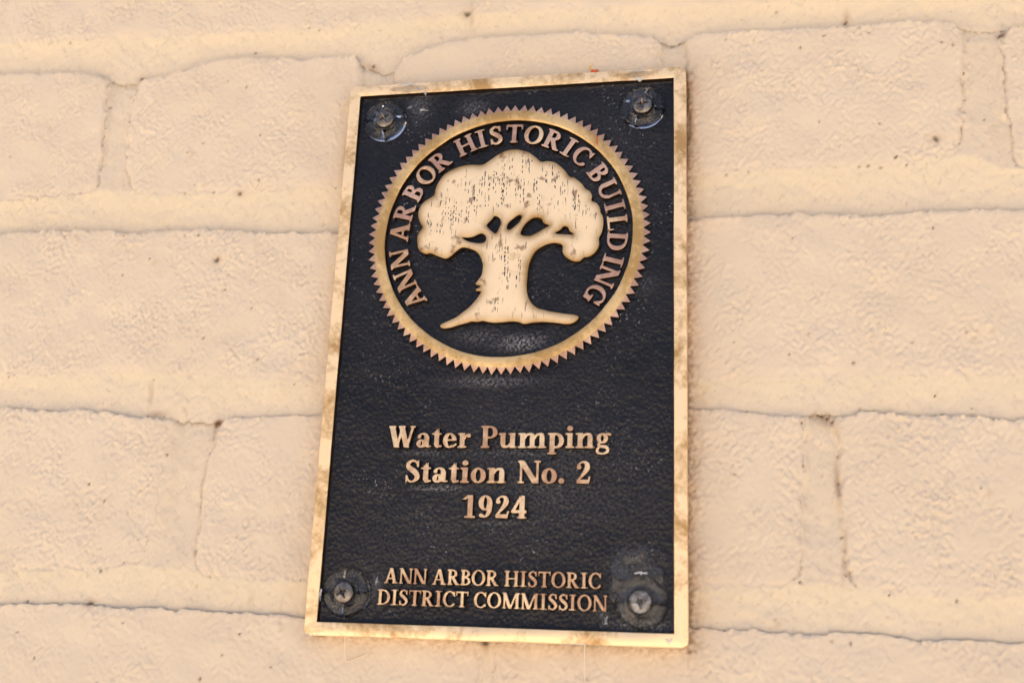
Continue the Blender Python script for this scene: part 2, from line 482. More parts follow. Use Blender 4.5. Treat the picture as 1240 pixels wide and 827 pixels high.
H = np.zeros_like(GX)
ident = np.full(GX.shape, -1, dtype=int)
joint_mask = np.zeros_like(GX)
bed_t = np.zeros_like(GX)
crease = np.zeros_like(GX)
edge_near = np.zeros_like(GX)
brick_count = 0
brick_off = np.random.default_rng(11).normal(0, 0.25, 200)
brick_tilt = np.random.default_rng(12).normal(0, 0.004, 200)
for ri, row in enumerate(rows):
    top, bot = row['top'](XW), row['bot'](XW)
    inrow = (ZW <= top) & (ZW > bot)
    dt, db = np.maximum(top - ZW, 0), np.maximum(ZW - bot, 0)
    r = 0.8
    sh = np.clip(0.9 + 0.35 * sample(n_big, GX * 1.3 + 17, GZ), 0.4, 1.5)
    drop = np.where(dt < r, r - np.sqrt(np.maximum(r * r - (r - np.minimum(dt, r)) ** 2, 0)), 0)
    drop = drop * sh + 0.35 * (1 - sstep(0, 3.5, db))
    h = -drop
    for (fl, fr, depth, sl, sr, cl, cr) in row['joints']:
        rc = 5.0
        rnd = rc - np.sqrt(np.maximum(rc * rc - (rc - np.minimum(db, rc)) ** 2, 0))
        rnd = rnd + 0.7 * (3.0 - np.sqrt(np.maximum(9.0 - (3.0 - np.minimum(dt, 3.0)) ** 2, 0)))
        a, b = fl(ZW) - rnd, fr(ZW) + rnd
        s0, s1 = XW - a, b - XW
        inside = (s0 > 0) & (s1 > 0)
        lip = sstep(0, sl, s0) * sstep(0, sr, s1)
        deep = depth * (0.15 + 0.85 * sstep(0, 22, db)) + 1.6 * np.exp(-dt / 3.0)
        h = np.where(inside, h * (1 - lip) - deep * lip, h)
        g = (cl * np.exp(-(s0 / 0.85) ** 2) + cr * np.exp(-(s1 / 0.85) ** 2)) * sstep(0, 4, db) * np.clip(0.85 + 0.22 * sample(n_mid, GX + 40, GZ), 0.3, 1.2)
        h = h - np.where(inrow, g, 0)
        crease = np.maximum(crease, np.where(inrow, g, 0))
        for s in (-s0, -s1):                            # brick arrises beside the joint
            h = h - np.where(s > 0, 0.32 * np.exp(-s / 0.9), 0)
    H = np.where(inrow, h, H)
    # bricks of this row
    mids = [(fl(ZW) - rnd, fr(ZW) + rnd) for (fl, fr, *_ ) in row['joints']]
    bounds = [(-1e9 * np.ones_like(GX), mids[0][0])]
    for k in range(len(mids)):
        right = mids[k + 1][0] if k + 1 < len(mids) else 1e9 * np.ones_like(GX)
        bounds.append((mids[k][1], right))
    for (l, rr) in bounds:
        m = inrow & (XW > l) & (XW <= rr)
        ident[m] = brick_count
        H[m] += brick_off[brick_count] + brick_tilt[brick_count] * (GZ[m] - GZ[m].mean() if m.any() else 0)
        brick_count += 1
    if ri + 1 < len(rows):                              # struck bed joint: flush above, deep on the ledge below
        nxt = rows[ri + 1]['top'](XW)
        gap = np.maximum(bot - nxt, 1.0)
        bed = (ZW <= bot) & (ZW > nxt)
        t = np.clip((bot - ZW) / gap, 0, 1)
        d = 0.25 + (1.5 if ri in (5, 6) else 2.4) * (1 - (1 - t) ** 1.8)
        H = np.where(bed, -d, H)
        bed_t = np.where(bed, t, bed_t)
        joint_mask = np.where(bed, 1.0, joint_mask)
joint_mask = np.where(ident < 0, 1.0, joint_mask)

# paint film: roller stipple, slow waviness, smoother brush drag in the joints
film = 0.105 * sample(n_fine, GX, GZ) + 0.05 * sample(n_mid, GX, GZ)
drag = 0.06 * sample(n_streak, GX, GZ) + 0.08 * sample(n_mid, GX + 90, GZ)
stip = np.where(ident >= 0, np.random.default_rng(15).uniform(0.75, 1.35, 201)[ident], 1.0)
stip = stip * np.clip(1.0 + 0.38 * sample(n_big, GX * 0.9 + 200, GZ * 0.9), 0.35, 1.8)
H = H + film * stip * (1 - 0.55 * joint_mask) + drag * joint_mask + 0.22 * sample(n_big, GX, GZ)

dirt, grime_and_shade, chip = np.zeros_like(GX), np.zeros_like(GX), np.zeros_like(GX)
tint = np.where(bed_t > 0, 1 - bed_t, 0.2 * joint_mask)
def stamp(arr, x, z, rx, rz, amp, ang=0.0, power=2.0, mode='max'):
    i0, i1 = np.searchsorted(xs, [x - 4 * max(rx, rz), x + 4 * max(rx, rz)])
    j0, j1 = np.searchsorted(zs, [z - 4 * max(rx, rz), z + 4 * max(rx, rz)])
    if i1 <= i0 or j1 <= j0:
        return
    dx, dz = GX[j0:j1, i0:i1] - x, GZ[j0:j1, i0:i1] - z
    c, s = math.cos(ang), math.sin(ang)
    u, v = (dx * c + dz * s) / rx, (-dx * s + dz * c) / rz
    g = amp * np.exp(-(u * u + v * v) ** (power / 2))
    if mode == 'max':
        arr[j0:j1, i0:i1] = np.maximum(arr[j0:j1, i0:i1], g)
    else:
        arr[j0:j1, i0:i1] += g

for (x, z) in SPECKS:
    rr = random.uniform(0.24, 0.44)
    el = random.uniform(1.0, 1.7)
    an = random.uniform(0, 3.14)
    stamp(dirt, x, z, rr * el, rr, random.uniform(0.4, 0.95), an, 4)
    stamp(grime_and_shade, x, z, rr * 2.0, rr * 1.6, 0.28, an)
    stamp(H, x, z, rr * 1.2, rr * 1.2, -0.4, mode='add')
for (x, z) in BIG_SPECKS:
    rr = random.uniform(0.55, 0.9) * (0.55 if 106 < x < 111 else 1.0)
    stamp(dirt, x, z, rr * 1.5, rr, 0.8, random.uniform(0, 3.14), 4)
    stamp(grime_and_shade, x, z, rr * 3, rr * 2.5, 0.40)
    stamp(H, x, z, rr * 1.2, rr * 1.2, -0.7, mode='add')
for (x, z) in LUMPS:
    rr = random.uniform(1.0, 1.9)
    stamp(H, x, z, rr, rr * 1.3, random.uniform(0.35, 0.7), random.uniform(-0.5, 0.5), mode='add')
    stamp(grime_and_shade, x + rr, z - rr, rr * 0.9, rr * 0.5, 0.25, 0.6)  # painted shade on the lower right of each lump
for k in range(260):                                    # tiny pinholes and paint nibs all over
    x, z = random.uniform(-240, 190), random.uniform(-128, 170)
    rr = random.uniform(0.3, 0.45)
    stamp(H, x, z, rr * 2.2, rr * 2.2, random.choice((-0.25, 0.3)), mode='add')
for k in range(45):                                     # thick paint: soft lumps, sags and shallow scrapes
    x, z = random.uniform(-240, 190), random.uniform(-128, 170)
    if k < 45:
        rr = random.uniform(1.6, 4.0)
        stamp(H, x, z, rr, rr * random.uniform(0.5, 1.1), random.choice((-1, 1)) * random.uniform(0.12, 0.42), random.uniform(0, 3.1), mode='add')
    else:
        stamp(H, x, z, random.uniform(3, 8), random.uniform(0.4, 0.8), random.choice((-0.35, 0.3)), random.uniform(0, 3.1), mode='add')
# peeled corner that shows raw brick, and stained crevices
stamp(chip, -106.0, -28.2, 1.9, 1.5, 1.0, 0.3, 4)
stamp(grime_and_shade, -106.5, -31, 1.4, 5.0, 0.5)
stamp(grime_and_shade, -134.0, -17, 0.9, 4.5, 0.35, 0.05)
stamp(grime_and_shade, -131.0, -24.6, 4.0, 1.2, 0.5)
stamp(H, -134.0, -17, 0.8, 4.5, -0.5, 0.05, mode='add')
stamp(grime_and_shade, 108.0, -27.5, 4.2, 2.6, 0.55, -0.5)
stamp(grime_and_shade, 111.2, -49.0, 0.9, 7.0, 0.75, 0.05)
stamp(grime_and_shade, 112.2, -72.0, 0.8, 9.0, 0.35, -0.1)
stamp(grime_and_shade, -109.0, -56.0, 0.8, 12.0, 0.35)
stamp(grime_and_shade, -2.5, -101.5, 1.5, 4.0, 0.5)
stamp(grime_and_shade, -19.0, 133.0, 1.2, 5.0, 0.35)
stamp(grime_and_shade, -58.0, 114.0, 4.5, 1.5, 0.45, -0.6)
stamp(grime_and_shade, 121.0, 121.5, 1.2, 3.0, 0.5)
gr = sample(n_gr, GX, GZ)
grime_and_shade = np.maximum(grime_and_shade, np.clip(0.15 * (gr - 0.9), 0, 0.26) * (0.22 + joint_mask))
grime_and_shade = np.maximum(grime_and_shade, np.clip(crease * (0.16 + 0.14 * gr), 0, 0.4))
# weather stain plus the plaque's contact shadow, painted in along its edge
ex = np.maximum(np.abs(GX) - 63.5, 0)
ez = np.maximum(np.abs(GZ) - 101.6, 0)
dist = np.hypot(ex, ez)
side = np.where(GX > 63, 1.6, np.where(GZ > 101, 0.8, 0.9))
grime_and_shade = np.maximum(grime_and_shade, side * np.exp(-dist / 2.3) * np.clip(0.42 + 0.28 * gr, 0.05, 0.8))
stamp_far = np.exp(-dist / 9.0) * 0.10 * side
grime_and_shade = np.clip(grime_and_shade + stamp_far, 0, 0.9)

ZP = GZ.copy()                                           # pull the grid onto the top arrises so that ledges are true steps
for row in rows:
    f_ = ZW - row['top'](XW)
    jj, ii = np.nonzero((f_[:-1] <= 0) & (f_[1:] > 0))
    fa, fb = f_[jj, ii], f_[jj + 1, ii]
    ze = GZ[jj, ii] + fa / (fa - fb) * (GZ[jj + 1, ii] - GZ[jj, ii])
    ZP[jj, ii] = ze - 0.02
    ZP[jj + 1, ii] = ze + 0.02
P = np.stack([GX * MM, -(WALL_W + H) * MM, ZP * MM], -1)
def slope(A, c, axis):
    """central slope, but one-sided next to a ledge so that its shading does not bleed over the arris"""
    d = np.diff(A, axis=axis)
    step = np.diff(c)
    d = d / (step[None, :] if axis == 1 else step[:, None])
    pad = [(0, 0), (0, 0)]
    pad[axis] = (1, 0)
    bwd = np.pad(d, pad, mode='edge')
    pad[axis] = (0, 1)
    fwd = np.pad(d, pad, mode='edge')
    small = np.where(np.abs(fwd) < np.abs(bwd), fwd, bwd)
    return np.where(np.abs(fwd - bwd) > 1.1, small, 0.5 * (fwd + bwd))
dHx = slope(H, xs, 1)
dHz = slope(H, zs, 0)
NRM = np.stack([-dHx, -np.ones_like(H), -dHz], -1)
NRM /= np.linalg.norm(NRM, axis=-1, keepdims=True)

wall = empty('brick_wall', (0, -(WALL_W - 60) * MM, Z0 - 0.363))
tag(wall, 'cream painted brick wall with rounded bricks and thickly painted joints behind the plaque', 'wall')
wall_shift = np.array([0, (WALL_W - 60) * MM, 0.363])
nz_, nx_ = GX.shape
vid = np.arange(nz_ * nx_).reshape(nz_, nx_)
quads = np.stack([vid[:-1, :-1], vid[:-1, 1:], vid[1:, 1:], vid[1:, :-1]], -1).reshape(-1, 4)
qid = ident[:-1, :-1].reshape(-1)
Pf, Nf = P.reshape(-1, 3) + wall_shift, NRM.reshape(-1, 3)
Af = dict(dirt=dirt.ravel(), grime_and_shade=grime_and_shade.ravel(), chip=chip.ravel(), tint=tint.ravel())

def patch(name, faces, skirt):
    used, inv = np.unique(faces, return_inverse=True)
    f = inv.reshape(-1, 4)
    v, n = Pf[used], Nf[used]
    at = {k: a[used] for k, a in Af.items()}
    if skirt:
        e = np.concatenate([f[:, [0, 1]], f[:, [1, 2]], f[:, [2, 3]], f[:, [3, 0]]])
        key = np.sort(e, 1)
        _, first, cnt = np.unique(key[:, 0].astype(np.int64) * len(v) + key[:, 1], return_index=True, return_counts=True)
        be = e[first[cnt == 1]]
        bv, binv = np.unique(be, return_inverse=True)
        binv = binv.reshape(-1, 2)
        base = len(v)
        fr, bk = v[bv].copy(), v[bv].copy()
        bk[:, 1] = -(WALL_W - 45) * MM + wall_shift[1]
        ctr = v.mean(0)
        d = bk - ctr
        d[:, 1] = 0
        d /= np.maximum(np.linalg.norm(d, axis=1, keepdims=True), 1e-9)
        v = np.concatenate([v, fr, bk])
        n = np.concatenate([n, d, d])
        k = len(bv)
        side_f = np.stack([base + binv[:, 1], base + binv[:, 0], base + k + binv[:, 0], base + k + binv[:, 1]], 1)
        f = np.concatenate([f, side_f])
        at = {kk: np.concatenate([a, np.zeros(2 * k)]) for kk, a in at.items()}
    return mesh_obj(name, v, f.tolist(), M_PAINT, wall, attrs=at, normals=n)

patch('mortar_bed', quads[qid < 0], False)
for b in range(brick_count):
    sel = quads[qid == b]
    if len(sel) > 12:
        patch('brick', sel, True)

def box_mesh(x0, x1, y0, y1, z0, z1):
    v = [(x, y, z) for x in (x0, x1) for y in (y0, y1) for z in (z0, z1)]
    f = [(0, 1, 3, 2), (4, 6, 7, 5), (0, 4, 5, 1), (2, 3, 7, 6), (0, 2, 6, 4), (1, 5, 7, 3)]
    return v, f

v, f = box_mesh(-0.7595, 0.7355, -(WALL_W - 20) * MM + wall_shift[1], -(WALL_W - 60) * MM + wall_shift[1], -(Z0 - 0.363), 0.762)
mesh_obj('wall_core', v, f, M_PAINT, wall, smooth=False)

# ------------------------------------------------------------------ the bronze plaque
PW, PH, FW = 63.5, 101.6, 4.34
FIELD = -2.3
plaque = empty('plaque', (0, 0, Z0 - PH * MM))
tag(plaque, 'bronze plaque with raised tree seal and black field, fixed to the cream brick wall', 'plaque')

def L(u, v, w):
    return (u * MM, -w * MM, (v + PH) * MM)

def rounded_loop(hx, hz, r, nc=6, nx=40, nz=60):
    pts = []
    corners = [(hx - r, hz - r, 0), (-hx + r, hz - r, 90), (-hx + r, -hz + r, 180), (hx - r, -hz + r, 270)]
    segs = [nx, nz, nx, nz]
    for i, (cx, cz, a0) in enumerate(corners):
        for k in range(nc + 1):
            a = math.radians(a0 + 90 * k / nc)
            pts.append((cx + r * math.cos(a), cz + r * math.sin(a)))
        nxt = corners[(i + 1) % 4]
        a = math.radians(nxt[2])
        e = (nxt[0] + r * math.cos(a), nxt[1] + r * math.sin(a))
        s = pts[-1]
        for k in range(1, segs[i]):
            t = k / segs[i]
            pts.append((s[0] + (e[0] - s[0]) * t, s[1] + (e[1] - s[1]) * t))
    return np.array(pts)

def wob(n, amp, seed, smooth=5):
    r = np.random.default_rng(seed).standard_normal(n)
    k = np.ones(smooth) / smooth
    r = np.convolve(np.concatenate([r[-smooth:], r, r[:smooth]]), k, 'same')[smooth:-smooth]
    return amp * r * math.sqrt(smooth)

profile = [(0.0, -5.7, 2.2), (0.0, -0.45, 2.2), (0.12, -0.12, 2.1), (0.42, 0.0, 2.0), (FW - 0.28, 0.0, 0.5),
           (FW - 0.08, -0.07, 0.4), (FW, -0.25, 0.35), (FW + 0.5, FIELD - 0.25, 0.6)]
loops = []
for k, (inset, w, r) in enumerate(profile):
    lp = rounded_loop(PW - inset, PH - inset, r)
    n = len(lp)
    if 0 < k < 7:
        lp = lp + np.stack([wob(n, 0.035, 50 + k), wob(n, 0.035, 70 + k)], 1)
    ww = w + (wob(n, 0.02, 90 + k) if 1 < k < 6 else 0) * np.ones(n)
    loops.append([L(a, b, c) for (a, b), c in zip(lp, ww)])
n = len(loops[0])
fv = [p for lp in loops for p in lp]
ff, fm = [], []
for k in range(len(loops) - 1):
    for i in range(n):
        j = (i + 1) % n
        ff.append((k * n + i, k * n + j, (k + 1) * n + j, (k + 1) * n + i))
        fm.append(1 if k == 6 else 0)
mesh_obj('frame', fv, ff, [M_FRAME, M_SIDE], plaque, fm, sharp_angle=50)

# the black field: a slab with a gently uneven face
fx = np.linspace(-(PW - FW - 0.3), PW - FW - 0.3, 290)
fz = np.linspace(-(PH - FW - 0.3), PH - FW - 0.3, 470)
FX, FZ = np.meshgrid(fx, fz)
FH = FIELD + 0.05 * sample(n_big, FX * 1.7, FZ * 1.7) + 0.02 * sample(n_mid, FX, FZ)
edge_d = np.minimum(PW - FW - 0.3 - np.abs(FX), PH - FW - 0.3 - np.abs(FZ))
FH += 0.35 * np.exp(-edge_d / 0.8)
dust = np.zeros_like(FX)
dn = sample(band_noise(0.6, 2.2, 21), FX * 1.1, FZ * 1.1)
def dusting(x, z, rx, rz, amp, ang=0.0):
    global dust
    c, s = math.cos(ang), math.sin(ang)
    u, v = ((FX - x) * c + (FZ - z) * s) / rx, (-(FX - x) * s + (FZ - z) * c) / rz
    dust = np.maximum(dust, amp * np.exp(-(u * u + v * v)) * np.clip(0.25 + 0.5 * dn, 0, 1.3))
dusting(6, -0.8, 8, 2.6, 0.75, 0.05)
dusting(-9, 1.5, 9, 3, 0.25)
dusting(-4, -14.6, 14, 1.8, 0.45)
dusting(-15, 91, 5, 3, 0.35)
dusting(-36, 92, 4, 6, 0.3)
dusting(-20, -51.8, 9, 1.0, 0.55)
dusting(-26, -39.8, 9, 1.0, 0.35)
dusting(8, -39.9, 20, 1.0, 0.3)
dusting(0, -63.4, 9, 0.9, 0.35)
dusting(18, -50.9, 10, 0.9, 0.3)
dusting(49, -95, 8, 1.6, 0.7)
dusting(36, -90, 1.5, 3, 0.55)
dusting(45, -76, 9, 7, 0.14)
dusting(48, 20, 4, 3, 0.2)
dusting(14, -48, 36, 22, 0.13)
dusting(-26, -68, 24, 18, 0.07)
dusting(36, 62, 16, 24, 0.08)
dusting(-40, -85, 2.5, 4, 0.3)
verts = [L(a, b, c) for a, b, c in zip(FX.ravel(), FZ.ravel(), FH.ravel())]
q = np.arange(FX.size).reshape(FX.shape)
qf = np.stack([q[:-1, :-1], q[:-1, 1:], q[1:, 1:], q[1:, :-1]], -1).reshape(-1, 4).tolist()
rim = list(q[0, :]) + list(q[1:, -1]) + list(q[-1, :-1][::-1]) + list(q[1:-1, 0][::-1])
b0 = len(verts)
verts += [(verts[i][0], 5.7 * MM, verts[i][2]) for i in rim]
nr = len(rim)
qf += [(rim[(i + 1) % nr], rim[i], b0 + i, b0 + (i + 1) % nr) for i in range(nr)]
qf.append([int(b0 + i) for i in range(nr)][::-1])
qf = [[int(i) for i in p] for p in qf]
mesh_obj('backing_plate', verts, qf, M_FIELD, plaque, attrs=dict(dust=np.concatenate([dust.ravel(), np.zeros(nr)])), sharp_angle=50)

# ---- extruded relief from flat loops
def loop_area(p):
    x, y = p[:, 0], p[:, 1]
    return 0.5 * np.sum(x * np.roll(y, -1) - y * np.roll(x, -1))

def inset_loop(p, d):
    """shift a loop to its left (inward for outer loops wound counter-clockwise, into the metal for holes wound clockwise)"""
    t = np.roll(p, -1, 0) - np.roll(p, 1, 0)
    t /= np.maximum(np.linalg.norm(t, axis=1, keepdims=True), 1e-9)
    return p + d * np.stack([-t[:, 1], t[:, 0]], 1)

def even_odd(loops, px, pz):
    inside = np.zeros(len(px), dtype=bool)
    for p in loops:
        x0, y0 = p[:, 0], p[:, 1]
        x1, y1 = np.roll(x0, -1), np.roll(y0, -1)
        for a, b, c, d in zip(x0, y0, x1, y1):
            if b == d:
                continue
            hit = ((b > pz) != (d > pz)) & (px < (c - a) * (pz - b) / (d - b) + a)
            inside ^= hit
    return inside

def loop_distance(loops, px, pz):
    best = np.full(len(px), 1e9)
    for p in loops:
        for a, b in zip(p, np.roll(p, -1, 0)):
            d = b - a
            t = np.clip(((px - a[0]) * d[0] + (pz - a[1]) * d[1]) / max(d @ d, 1e-12), 0, 1)
            best = np.minimum(best, np.hypot(px - a[0] - t * d[0], pz - a[1] - t * d[1]))
    return best

def relief(name, loops, levels, mats, parent, conv, make=True, grid=None, dome=None):
    """levels: [(inset, height)...] from the foot to the cap; the last is filled"""
    verts, faces, mi, near = [], [], [], []
    cap_loops, cap_index = [], []
    for lp in loops:
        base = len(verts)
        m = len(lp)
        for (ins, h) in levels:
            q_ = inset_loop(lp, ins) if ins else lp
            verts += [conv(a, b, h) for a, b in q_]
            near += [1.0] * m
        for k in range(len(levels) - 1):
            for i in range(m):
                j = (i + 1) % m
                faces.append((base + k * m + i, base + k * m + j, base + (k + 1) * m + j, base + (k + 1) * m + i))
                mi.append(1 if k == 0 else 0)
        cap_loops.append(q_)
        cap_index += [base + (len(levels) - 1) * m + i for i in range(m)]
    n_wall = len(faces)
    flat = np.concatenate(cap_loops)
    edges, o_ = [], 0
    for q_ in cap_loops:
        edges += [(o_ + i, o_ + (i + 1) % len(q_)) for i in range(len(q_))]
        o_ += len(q_)
    if grid:
        lo, hi = flat.min(0), flat.max(0)
        gx_, gz_ = np.meshgrid(np.arange(lo[0], hi[0], grid), np.arange(lo[1], hi[1], grid))
        gx_ = gx_ + (np.arange(gx_.shape[0]) % 2)[:, None] * grid * 0.5
        gx_, gz_ = gx_.ravel(), gz_.ravel()
        ok = even_odd(cap_loops, gx_, gz_)
        gx_, gz_ = gx_[ok], gz_[ok]
        dd = loop_distance(cap_loops, gx_, gz_)
        ok = dd > grid * 0.6
        gx_, gz_, dd = gx_[ok], gz_[ok], dd[ok]
        flat = np.concatenate([flat, np.stack([gx_, gz_], 1)])
        for a, b, d in zip(gx_, gz_, dd):
            cap_index.append(len(verts))
            verts.append(conv(a, b, levels[-1][1] + dome * (1 - math.exp(-d / 0.9))))
            near.append(math.exp(-(d / 1.7) ** 1.3))
    ov, oe, of, orig, _, _ = delaunay_2d_cdt([Vector(p) for p in flat], edges, [], 0, 1e-7, True)
    tri = np.array([t for t in of])
    oc = np.array([tuple(v_) for v_ in ov])
    cen = oc[tri].mean(1)
    keep = even_odd(cap_loops, cen[:, 0], cen[:, 1])
    for t in tri[keep]:
        idx = []
        for k in t:
            if not orig[k]:
                idx = None
                break
            idx.append(cap_index[orig[k][0]])
        if idx is None or len(set(idx)) < 3:
            continue
        A, B, Cc = oc[t[0]], oc[t[1]], oc[t[2]]
        ar = (B[0] - A[0]) * (Cc[1] - A[1]) - (B[1] - A[1]) * (Cc[0] - A[0])
        faces.append(tuple(idx) if ar > 0 else (idx[0], idx[2], idx[1]))
        mi.append(0)
    o = mesh_obj(name, verts, faces, mats, parent if make else None, mi, smooth=True, attrs=dict(rim=near))
    sm = np.ones(len(faces), dtype=bool)
    if not grid:
        sm[n_wall:] = False                               # the cap is flat metal
    o.data.polygons.foreach_set('use_smooth', sm)
    o.data.set_sharp_from_angle(angle=math.radians(22))
    return o

def smooth_closed(p, sub=3):
    p = np.array(p, float)
    out = []
    n = len(p)
    for i in range(n):
        a, b, c, d = p[i - 1], p[i], p[(i + 1) % n], p[(i + 2) % n]
        for k in range(sub):
            t = k / sub
            out.append(0.5 * ((2 * b) + (c - a) * t + (2 * a - 5 * b + 4 * c - d) * t * t + (3 * b - a - 3 * c + d) * t ** 3))
    return np.array(out)

# ---- the seal: domed ring, serrated edge, tree
SC = (-0.2, 38.7)
R_IN, R_ROOT, R_TIP, TEETH = 45.1, 48.9, 51.45, 97
NA = TEETH * 4
prof = [(R_IN - 0.25, FIELD - 0.2), (R_IN, -0.5), (R_IN + 0.12, -0.2), (R_IN + 0.5, -0.05), (R_IN + 1.6, 0.0), (R_IN + 2.8, -0.05), (R_ROOT, -0.25), (R_ROOT - 0.02, FIELD - 0.2)]
rv, rf, rm = [], [], []
wr = wob(NA, 0.05, 31, 9)
for k, (r, w) in enumerate(prof):
    for i in range(NA):
        a = 2 * math.pi * i / NA
        r2 = r + (wr[i] if 0 < k < 5 else 0)
        rv.append(L(SC[0] + r2 * math.cos(a), SC[1] + r2 * math.sin(a), w))
for k in range(len(prof) - 1):
    for i in range(NA):
        j = (i + 1) % NA
        rf.append((k * NA + i, k * NA + j, (k + 1) * NA + j, (k + 1) * NA + i)[::-1])
        rm.append(1 if k in (0, 6) else 0)
ring = mesh_obj('seal_ring', rv, rf, [M_RING, M_SIDE], plaque, rm, sharp_angle=55)

tv, tf, tm = [], [], []
phase = math.radians(1.2)
for i in range(TEETH):
    a0 = phase + 2 * math.pi * i / TEETH
    da = 2 * math.pi / TEETH
    jit = random.uniform(-0.06, 0.06) * da
    rt = R_TIP + random.uniform(-0.18, 0.12)
    pts = [(R_ROOT - 0.05, a0, -0.32), (rt, a0 + da / 2 + jit, -0.75), (R_ROOT - 0.05, a0 + da, -0.32), (R_ROOT - 0.6, a0 + da / 2, -0.26)]
    b = len(tv)
    for r, a, w in pts:
        tv.append(L(SC[0] + r * math.cos(a), SC[1] + r * math.sin(a), w))
    for r, a, w in pts[:3]:
        rr = r + (0.12 if r > 50 else 0.04)
        tv.append(L(SC[0] + rr * math.cos(a), SC[1] + rr * math.sin(a), FIELD - 0.2))
    tf += [(b, b + 1, b + 2), (b, b + 4, b + 5, b + 1), (b + 1, b + 5, b + 6, b + 2)]
    tm += [0, 1, 1]
tf = [tuple(reversed(p)) if len(p) == 3 else p for p in tf]
mesh_obj('serrated_edge', tv, tf, [M_COPPER, M_SIDE], ring, tm, smooth=False)

TREE = [
    (-33.1, 37.42), (-32.65, 34.9), (-31.39, 33.36), (-29.59, 32.5), (-27.67, 32.64), (-25.88, 31.89),
    (-23.71, 30.93), (-21.96, 30.47), (-20.37, 31.22), (-19, 32.46), (-17.63, 33.71), (-16.05, 34.55),
    (-13.83, 34.18), (-11.59, 33.21), (-9.9, 31.68), (-8.85, 29.67), (-8.29, 27.69), (-8.36, 25.25), (-8.76,
    23.6), (-9.9, 21.88), (-10.6, 20.73), (-9.82, 20.12), (-8.68, 19.9), (-9.49, 19.15), (-10.49, 18.59),
    (-9.89, 17.8), (-8.57, 17.77), (-9.16, 16.24), (-10.65, 14.15), (-12.43, 12.07), (-14.78, 10.2), (-17.22,
    8.33), (-19.97, 7.05), (-22.27, 5.94), (-22.59, 4.99), (-21.42, 4.3), (-18.89, 4.54), (-16.12, 5.35),
    (-13.34, 6.06), (-11.04, 6.68), (-9.16, 6.45), (-7.31, 6.8), (-5.43, 6.38), (-3.09, 6.05), (0.14, 6.18),
    (3.36, 6.4), (5.68, 6.07), (7.54, 5.37), (10.27, 5.79), (13.92, 6), (18.48, 5.63), (22.12, 5.09), (24.37,
    5.33), (26.15, 6.51), (26.57, 7.63), (25.2, 8.41), (22.02, 8.85), (18.37, 9.5), (15.16, 10.23), (11.92,
    11.25), (9.84, 13.2), (8.55, 15.61), (7.99, 18.5), (8.04, 22.36), (8.27, 26.22), (9.01, 29.12), (10.31,
    31.81), (12.12, 33.42), (14.41, 34.61), (17.18, 35.11), (19.51, 34.64), (20.28, 33.63), (20.23, 31.88),
    (21.01, 30.2), (22.89, 28.69), (24.74, 27.96), (26.57, 28.09), (27.92, 29.31), (29.28, 29.46), (30.82,
    30.18), (31.99, 31.3), (32.87, 32.73), (33.3, 34.36), (33.08, 36.31), (33.88, 38.04), (34.48, 40.46),
    (34.62, 42.91), (34.22, 44.89), (33.56, 45.9), (33.25, 47.89), (32.11, 49.72), (30.24, 50.79), (30.39,
    52.48), (29.43, 54.52), (27.82, 55.59), (26.86, 57.14), (25.24, 58.72), (23.52, 60.11), (22.1, 60.38),
    (20.64, 62.48), (18.7, 64.6), (16.57, 66.24), (13.9, 66.88), (11.52, 66.7), (9.85, 68.32), (7.1, 70.52),
    (4.17, 71.7), (1.27, 72.17), (-1.62, 71.8), (-4.46, 70.39), (-6.35, 69.14), (-8.23, 67.78), (-9.64,
    66.82), (-11.57, 66.6), (-14.51, 66.85), (-17.42, 66.58), (-20.32, 65.79), (-23.18, 64.37), (-25.06,
    62.8), (-26.4, 60.59), (-27.43, 58.05), (-27.77, 55.5), (-28.99, 54.52), (-30.88, 53.37), (-32.54, 51.6),
    (-33.36, 49.08), (-33.2, 46.52), (-32.28, 44.46), (-31.4, 42.91), (-32.29, 41.42), (-33.15, 39.64)]
TREE_HOLES = [[
    (-16.44, 38.35), (-14.51, 38.28), (-12.42, 38.5), (-10.27, 39.42), (-8.85, 39.57), (-7.64, 38.34), (-7.76,
    36.75), (-9.15, 36), (-11.54, 36.18), (-13.96, 36.76)],
[
    (-7.56, 42.72), (-5.75, 44.96), (-4.86, 46.23), (-3.21, 45.56), (-2.37, 43.83), (-3.03, 41.35), (-4.09,
    39.6), (-5.55, 40.45)],
[
    (-0.08, 41.25), (0.31, 43.22), (2.32, 45.14), (4.17, 46.27), (5.14, 45.53), (4.27, 43.57), (2.63, 41.94),
    (1.07, 40.81)],
[
    (5.1, 38.87), (5.76, 41.53), (7.56, 43.75), (9.87, 45.05), (12.23, 44.56), (13.23, 42.74), (15.12, 41.87),
    (13.29, 40.75), (11, 39.35), (8.23, 38.17)],
[
    (17.54, 38.82), (19.36, 40.04), (20.45, 41.28), (21.94, 40.93), (22.62, 39.43), (23.86, 38.2), (21.26,
    38.3)]]
tl = []
for k, lp in enumerate([TREE] + TREE_HOLES):
    p = smooth_closed(lp, 3)
    ar = loop_area(p)
    if (k == 0) != (ar > 0):
        p = p[::-1]
    tl.append(p)
mesh_levels = [(-0.25, FIELD - 0.2), (0.0, -0.60), (0.12, -0.36)]
tree = relief('tree_emblem', tl, mesh_levels, [M_TREE, M_SIDE], ring, L, grid=0.7, dome=0.3)
